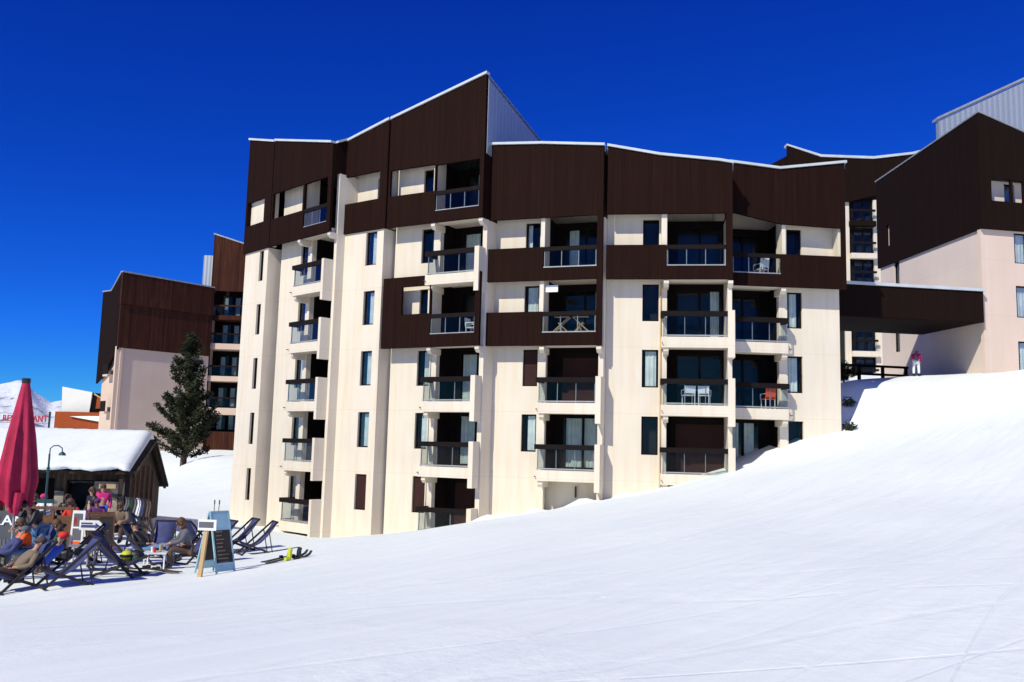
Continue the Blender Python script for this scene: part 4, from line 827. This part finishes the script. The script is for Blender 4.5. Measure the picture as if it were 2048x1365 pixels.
def person(loc,rz,pose,label,top,legs,hair='hair',hat=None,scale=1,shoes='black'):
    P=POSE[pose]; V=[P['p'],P['c'],P['n'],P['h']]; hd=Vector(P['h']); nk=Vector(P['n']); up=(hd-nk).normalized(); V.append(tuple(hd+up*.09)); Ed=[(0,1),(1,2),(2,3),(3,4)]; Rd=[.13,.145,.05,.085,.07]
    def chain(par,pts,rr):
        i=par
        for q_,r_ in zip(pts,rr): V.append(q_); Rd.append(r_); Ed.append((i,len(V)-1)); i=len(V)-1
        return i
    for k in ('aL','aR'): chain(1,P[k]+[tuple(Vector(P[k][2])+(Vector(P[k][2])-Vector(P[k][1])).normalized()*.08)],[.055,.045,.03,.036])
    for k in ('lL','lR'): chain(0,P[k],[.085,.06,.042,.035])
    me=skinmesh(V,Ed,Rd,1); me.materials.clear(); me.materials.append(M['skin'])
    q=MB(); fwd=Vector((0,-1,0)); 
    q.ball(tuple(hd+Vector((0,-.088,.0))),(.014,.022,.02),6,4)
    for s_ in (-1,1): q.ball(tuple(hd+Vector((s_*.085,.0,.0))),(.012,.02,.03),6,4); q.ball(tuple(hd+Vector((s_*.03,-.075,.03))),(.014,.01,.008),6,4)
    for k in ('aL','aR'):
        w_=Vector(P[k][2]); d=(w_-Vector(P[k][1])).normalized(); side=d.cross(Vector((0,0,1))); side=side.normalized() if side.length>.01 else Vector((1,0,0))
        for f_,(off,ln) in enumerate(((-.03,.06),(-.01,.075),(.01,.07),(.028,.055))):
            b0=w_+d*.09+side*off; q.tube([b0,b0+d*ln*.6,b0+d*ln+Vector((0,0,-.02))],[.009,.008,.006],5)
        b0=w_+d*.03+side*-.035; q.tube([b0,b0-side*.025+d*.03,b0-side*.03+d*.055],[.011,.01,.008],5)
    bm=bmesh.new(); bm.from_mesh(me); m2=bpy.data.meshes.new('x'); m2.from_pydata(q.v,[],q.f); bm.from_mesh(m2); bm.to_mesh(me); bm.free(); bpy.data.meshes.remove(m2); me.name='person'
    o=bpy.data.objects.new('person',me); COL.objects.link(o); o.location=loc; o.rotation_euler=(0,0,rz); o.scale=(scale,)*3; tag(o,label,'person','people on the snow terrace')
    def cloth(name,idx_pts,edges,rad,mat):
        m_=skinmesh(idx_pts,edges,rad,1); m_.materials.clear(); m_.materials.append(M[mat]); m_.name=name; c=bpy.data.objects.new(name,m_); COL.objects.link(c); c.parent=o; return c
    p,c,n=P['p'],P['c'],P['n']; Vv=[c,tuple(Vector(p)*1.0+Vector((0,0,.03))),tuple(Vector(n)*.75+Vector(c)*.25)]; Ee=[(0,1),(0,2)]; Rr=[.175,.155,.085]
    for k in ('aL','aR'):
        i=0
        for q_,r_ in zip(P[k],(.08,.068,.05)): Vv.append(q_); Rr.append(r_); Ee.append((i,len(Vv)-1)); i=len(Vv)-1
    cloth('jacket',Vv,Ee,Rr,top)
    Vv=[p]; Ee=[]; Rr=[.15]
    for k in ('lL','lR'):
        i=0
        for q_,r_ in zip(P[k][:3],(.105,.082,.065)): Vv.append(q_); Rr.append(r_); Ee.append((i,len(Vv)-1)); i=len(Vv)-1
    cloth('trousers',Vv,Ee,Rr,legs)
    q=MB()
    for k in ('lL','lR'): a,t=Vector(P[k][2]),Vector(P[k][3]); q.tube([a+Vector((0,.03,.12)),a,a*.3+t*.7,t+(t-a)*.2],[.06,.07,.06,.04],8)
    b_=q.build('boots',shoes,o)
    q=MB(); q.box(hd.x-.06,hd.x+.06,hd.y-.1,hd.y-.082,hd.z+.012,hd.z+.045); q.build('sunglasses','black',o)
    q=MB(); 
    if hat: q.ball(tuple(hd+up*.055+Vector((0,.012,0))),(.108,.115,.085),12,8); q.build('hat',hat,o,smooth=True)
    else: q.ball(tuple(hd+up*.04+Vector((0,.03,0))),(.105,.11,.115),12,8); q.tube([hd+Vector((0,.06,.02)),hd+Vector((0,.075,-.1)),hd+Vector((0,.06,-.2))],[.09,.08,.04],8); q.build('hair',hair,o,smooth=True)
    return o
person(at(-7.95,22.9),D_(-62),'sit','woman-like seated figure in grey jacket and dark boots with brown hair, beside the blue board','greyc','brownc')['label']='seated person with brown hair in a grey jacket, left of the light blue board'
person(at(-9.35,23.9),D_(75),'recline','reclining person in black jacket with light blue trousers, in a deck chair','black','denim',hat='black')
person(at(-11.5,22.5),D_(-30),'bend','standing person in black jacket bending over, in front of the white letters','black','denim',hat='black',scale=1.05)
person(at(-10.35,20.5),D_(-95),'recline','person in bright blue jacket seated low, left foreground','blue','brownc',hat='red')
person(at(-10.35,21.5),D_(-70),'sit','person in dark green jacket with a lime sleeve cuff, beside the blue jacket','green','black')
person(at(-10.18,19.15),D_(-38),'recline','reclining person in brown clothes at the left edge, nearest the camera','khaki','brownc',hat='brownc')
person(at(-11.3,21.7),D_(-50),'sit','seated person in orange and white clothes between blue and black jackets','orangec','denim')
person(at(-11.65,21.2),D_(-50),'recline','person in navy jacket lying back behind the orange clothes, left edge','navy','black',hat='greyc')
tz=-3.15
for (x,y,rz,pose,lab,tp,lg,ht,dz) in (
 (-13.9,27.6,0,'sit','person in pale pink top behind the terrace rail, left of the orange jacket','whitec','black','pinkc',.35),
 (-13.45,28.0,.3,'sit','person in black jacket with white stripe behind the terrace rail','black','black',None,.32),
 (-12.85,27.2,-.4,'sit','person in bright orange jacket behind the terrace rail','red','black',None,.25),
 (-12.7,28.4,.2,'sit','person in purple jacket behind the terrace rail','purple','black','purple',.2),
 (-14.6,28.2,.5,'sit','person in brown jacket behind the banner, below the parasol','brownc','black',None,.3),
 (-13.6,29.9,-.6,'stand','standing person in dark jacket with yellow collar by the hut door','black','black',None,-.05),
 (-12.0,28.5,.1,'sit','person with pinkish top seated right of the arrow sign','khaki','brownc',None,.1),
 (-13.75,31.0,.4,'stand','standing person in magenta top and blue trousers by the hut corner','pinkc','blue',None,.0)):
    o=person((x,y,tz+dz-.12),rz,pose,lab,tp,lg,hat=ht)
person((19.62,43.4,gz(19.62,43.4)-.05),D_(150),'bend','skier in magenta jacket and white trousers on the crest under the bridge','pinkc','whitec',hat='pinkc',scale=.86)

# ------------------------------------------------------------------ small things on the snow
def helmet(loc,label,mat='yellow'):
    o=empty('ski_helmet',loc,.3,label,'helmet','ski helmets'); q=MB(); q.ball((0,0,.1),(.13,.15,.12),12,8); q.build('shell',mat,o,smooth=True); q=MB(); q.tube([(-.12,-.08,.1),(0,-.16,.1),(.12,-.08,.1)],.035,6); q.build('goggles','black',o); return o
x,y=-8.62,20.9; helmet((x,y,gz(x,y)+.36),'yellow and black helmet on the seat of the profile deck chair')
bg_=empty('rucksack',(-8.45,21.0,gz(-8.45,21.0)+.32),.2,'black rucksack on the profile deck chair','bag'); q=MB(); q.ball((0,0,.12),(.2,.13,.14),10,8); q.build('bag_body','black',bg_,smooth=True); q=MB(); q.ball((.02,-.12,.08),(.1,.05,.07),8,6); q.build('pocket','green',bg_,smooth=True)
def skis(loc,rz,label,mat,grp='skis lying or leaning',stand=False,L=1.55):
    o=empty('ski_pair',loc,rz,label,'skis',grp)
    for k,s_ in enumerate((-.07,.07)):
        q=MB(); pts=[(0,0),(.2,.0),(.8,.03),(1.35,0),(1.48,.04),(L,.12)]
        vs=[(s_+dx*(.035 if i in(0,5) else .045),yy,zz+dz) for dz in (0,.015) for dx in (-1,1) for i,(yy,zz) in enumerate(pts)]; n=len(pts)
        q.add(vs,[(i,i+1,n+i+1,n+i) for i in range(n-1)]+[(2*n+i,3*n+i,3*n+i+1,2*n+i+1) for i in range(n-1)]+[(i,2*n+i,2*n+i+1,i+1) for i in range(n-1)]+[(n+i,n+i+1,3*n+i+1,3*n+i) for i in range(n-1)]+[(0,n,3*n,2*n),(n-1,3*n-1,4*n-1,2*n-1)])
        sk=q.build('ski',mat,o); q=MB(); q.box(s_-.03,s_+.03,.6,.68,.03,.09); q.box(s_-.03,s_+.03,.86,.95,.03,.11); q.build('binding','black',sk)
    return o
x,y=-5.85,22.2; o=skis((x,y,gz(x,y)+.05),D_(-62),'yellow and black skis lying alone on the open snow','black'); o.rotation_euler=(D_(2),D_(6),D_(-31))
x,y=-5.35,22.7; o=empty('ski_boots',(x,y,gz(x,y)),.4,'dark and yellow-green ski boots heaped on the skis lying alone','boots'); 
for i,(a,b) in enumerate(((0,0),(.25,.12))): q=MB(); q.tube([(a,b,.05),(a,b,.2),(a+.02,b,.3)],[.06,.06,.055],8); q.tube([(a,b,.05),(a-.12,b-.1,.05)],[.06,.045],8); q.build('boot','black' if i else 'yellow',o)
x,y=-7.6,21.5; skis((x,y,gz(x,y)+.03),D_(75),'dark brown skis lying at the feet of the seated person in grey','brownc')
x,y=-8.2,21.3; skis((x,y,gz(x,y)+.03),D_(82),'dark skis lying beside the profile deck chair','black')
# poles planted in the snow
for i,(x,y,lab) in enumerate(((-11.0,34.5,'pair of ski poles planted upright in the snow left of the long building'),)):
    o=empty('ski_poles',(x,y,gz(x,y)),0,lab,'ski poles')
    for s_ in (-.06,.07):
        q=MB(); q.tube([(s_,0,-.1),(s_+.05*(s_>0),0,1.15)],.014,6); q.tube([(s_+.05*(s_>0),0,1.1),(s_+.05*(s_>0),0,1.26)],.025,6); q.tube([(s_,0,.06),(s_,0,.08)],.05,8); q.build('pole','black',o)
# ski rack by the hut gable
RK=empty('ski_rack',(-12.95,31.6,-3.55),D_(-35),'wooden ski rack beside the hut gable','ski rack'); q=MB(); q.bar((-1.1,0,.9),(1.1,0,.9),.06); q.build('rail','brownw',RK)
for x in (-1.0,1.0):
    q=MB(); q.bar((x,-.3,0),(x,.05,.95),.06); q.bar((x,.35,0),(x,0,.95),.06); q.build('leg','brownw',RK)
cols=['black','greyc','green','black','greyc','whitec','navy','black','brownc']; names=['black','grey','green','tilted black','dull grey','white','navy','plain black','brown']
for i,c in enumerate(cols):
    t=-.95+i*.24; ca,sa=math.cos(D_(-35)),math.sin(D_(-35)); o=skis((-12.95+t*ca,31.6+t*sa-.22,-3.55),D_(-35),f'{names[i]} skis on the hut rack, '+('at its left end' if i==0 else 'at its right end' if i==8 else f'between the {names[i-1]} and {names[i+1]} pairs'),c,'skis leaning on the ski rack')
    o.rotation_euler=(D_(80+(i*37%9)-4),D_((i*53%9)-4),D_(-35))
# tables
def table(name,loc,rz,label,top,leg,w_=.6,h=.5):
    o=empty(name,loc,rz,label,'table'); q=MB(); q.box(-w_/2,w_/2,-w_/2,w_/2,h-.03,h); q.build('table_top',top,o)
    for a in (-1,1):
        for b in (-1,1): q=MB(); q.bar((a*w_*.42,b*w_*.42,0),(a*w_*.42,b*w_*.42,h-.03),.03); q.build('leg',leg,o)
    return o
table('low_table',at(-8.6,22.6),.2,'low white table with drinks in front of the seated person in grey','white','white',.55,.42)
table('metal_table',at(-10.5,22.7),.1,'small table with thin metal legs below the menu board','alu','alu',.6,.5)
for i,(dx,dy,m,lab) in enumerate(((-.1,0,'white','white cup on the low white table'),(.08,.05,'tan','tall beer-coloured glass on the low white table'),(.0,-.12,'red','red cup on the low white table'))):
    X_0,Y_0=-8.6+dx,22.6+dy; q=MB(); z0=gz(-8.6,22.6)+.42; q.tube([(0,0,0),(0,0,.12+.05*(i==1))],[.03,.04],10); o=q.build('drink_cup',m); o.location=(X_0,Y_0,z0); tag(o,lab,'cup','drinks on the low white table')
# wooden railing and shrub under the bridge
RL=empty('wooden_railing',(0,0,0),0,'dark wooden railing on the terrace under the bridge','railing')
for z in (4.35,4.78): q=MB(); q.bar((16.6,46.2,z),(20.9,47.2,z+.02),.1,.12); q.build('rail','liner',RL)
for i in range(4): X_0=16.7+i*1.35; q=MB(); q.bar((X_0,46.2+i*.31,3.6),(X_0,46.2+i*.31,4.84),.14); q.build('post','liner',RL)

# ------------------------------------------------------------------ vegetation
def leaf_cloud(q,c,r,n,rng,sz=.1,flat=.6):
    for _ in range(n):
        d=Vector((rng.gauss(0,1),rng.gauss(0,1),rng.gauss(0,1)*flat)); d=d.normalized()*rng.random()**.5
        p=Vector(c)+Vector((d.x*r,d.y*r,d.z*r)); a=Vector((rng.uniform(-1,1),rng.uniform(-1,1),rng.uniform(-.4,1))).normalized()*sz*rng.uniform(.6,1.4); b=a.orthogonal().normalized()*sz*.28
        q.add([p-b,p+b,p+a+b*.4,p+a-b*.4],[(0,1,2,3)])
T=empty('conifer_tree',(-21.5,60.0,-2.0),0,'tall dark green conifer with ragged branches, before the pink wall on the left','tree')
rng=random.Random(21); q=MB(); q.tube([(0,0,-1),(.05,0,2),(-.05,.1,5),(.0,0,9.0)],[.24,.2,.12,.03],8); q.build('trunk','bark',T)
q=MB(); lb=MB(); z=1.0
while z<9.0:
    t=(z-1.0)/8.0; Rm=(2.1 if t<.2 else 2.35*(1-t)**.6)*(.72+.4*rng.random()); Rm=max(.25,Rm); nb=5 if t<.8 else 3
    a0=rng.uniform(0,6.28)
    for k in range(nb):
        a=a0+k*6.28/nb+rng.uniform(-.5,.5); L=Rm*rng.uniform(.6,1.12); rise=rng.uniform(.2,.75)*L
        if rng.random()<.16: continue
        p0=Vector((0,0,z)); p1=Vector((math.cos(a)*L,math.sin(a)*L,z+rise)); lb.tube([p0,(p0+p1)/2+Vector((0,0,-.08*L)),p1],[.045,.03,.012],5)
        m_=max(3,int(L/.24))
        for i in range(1,m_+1):
            f=i/m_; c=p0.lerp(p1,f)+Vector((0,0,-.3*L*f*(1-f))); leaf_cloud(q,c,.18+.1*rng.random(),int(33*(1 if f>.3 else .35)),rng,.17,1.3)
    z+=.23+.12*rng.random()
leaf_cloud(q,(0,0,9.0),.18,60,rng,.16,1.6)
lb.build('limbs','bark',T); q.build('crown','needle',T)
SH=empty('evergreen_shrub',(16.75,45.2,3.7),0,'dark evergreen shrub at the corner below the bridge','shrub'); q=MB(); q.tube([(0,0,-.4),(0,0,.7)],[.05,.03],6); q.build('stem','bark',SH)
q=MB(); 
for c,r in (((0,0,.75),.45),((.35,0,.6),.3),((-.3,.1,.8),.3),((.0,0,.3),.25)): leaf_cloud(q,c,r,260,rng,.12,.8)
q.build('foliage','needle',SH)
for i,(x,y,lab) in enumerate(((14.15,37.6,'small dark scrub poking from the snow at the right foot of the long building'),(14.9,39.6,'dark twigs poking from the shaded snow bank behind the building corner'))):
    s0=empty('low_scrub',(x,y,gz(x,y)),0,lab,'shrub'); q=MB(); leaf_cloud(q,(0,0,.12),.3,160,rng,.12,.5); q.build('foliage','needle',s0)

# ------------------------------------------------------------------ furniture on the balconies
def garden_chair(fr,x,y,z,rz,label,mat,frame_mat=None,grp='chairs on the balconies',h=.85):
    fm=frame_mat or mat; p=fr.pt(x,y,z); o=empty('balcony_chair',p,fr.a+rz,label,'chair',grp)
    q=MB(); q.box(-.22,.22,-.22,.22,.42,.45); q.build('seat',mat,o)
    q=MB(); q.bar((-.2,.22,.45),(-.2,.28,h),.03); q.bar((.2,.22,.45),(.2,.28,h),.03); q.box(-.2,.2,.235,.25,.5,h); q.build('backrest',mat,o)
    for a in (-1,1):
        for b in (-1,1): q=MB(); q.bar((a*.2,b*.2,0),(a*.2,b*.2,.42),.03); q.build('leg',fm,o)
    q=MB(); q.bar((-.23,.22,.64),(-.23,-.2,.64),.03); q.bar((-.23,-.2,.64),(-.23,-.2,.42),.03); q.bar((.23,.22,.64),(.23,-.2,.64),.03); q.bar((.23,-.2,.64),(.23,-.2,.42),.03); q.build('armrests',fm,o)
    return o
garden_chair(FR['F'],3.3,.35,fl(4),.2+math.pi,'left of the two white chairs on the wide balcony','white',h=.8)
garden_chair(FR['F'],3.92,.35,fl(4),-.2+math.pi,'right of the two white chairs on the wide balcony','white',h=.8)
garden_chair(FR['G'],1.62,.35,fl(4),math.pi+.1,'orange chair on the balcony right of the two white chairs','orangep','white',h=.9)
garden_chair(FR['G'],1.42,.5,fl(2),math.pi+.3,'white plastic chair in the top right boarded loggia','white',h=.95)
garden_chair(FR['D'],4.3,.5,fl(3),math.pi/2,'white chair at the right end of the boarded loggia at mid height','white')
for i,(x,lab) in enumerate(((3.15,'left of the two pale wooden trestles in the boarded loggia'),(3.95,'right of the two pale wooden trestles in the boarded loggia'))):
    p=FR['E'].pt(x,.4,fl(3)); o=empty('folding_trestle',p,FR['E'].a,lab,'trestle','wooden trestles in the loggia')
    for yy in (-.12,.12): q=MB(); sg=1 if i else -1; q.bar((-.35*sg*-1,yy,.25),(.32*sg*-1,yy,.85),.035); q.bar((.3*sg*-1,yy*.6,.2),(-.12*sg*-1,yy,.62),.035); q.bar((.05,yy*.8,.0),(-.05,yy,.6),.035); q.build('leg','tan',o)
    q=MB(); q.box(-.3,.3,-.1,.1,.86,.885); q.build('top_bar','tan',o)
q=MB(); q.box(-.26,.26,-.015,.015,-.14,.14); o=q.build('white_sign','white'); o.location=FR['E'].pt(2.72,.3,6.62); o.rotation_euler=(0,0,FR['E'].a); tag(o,'small blank white sign hanging in the loggia above the trestles','sign')
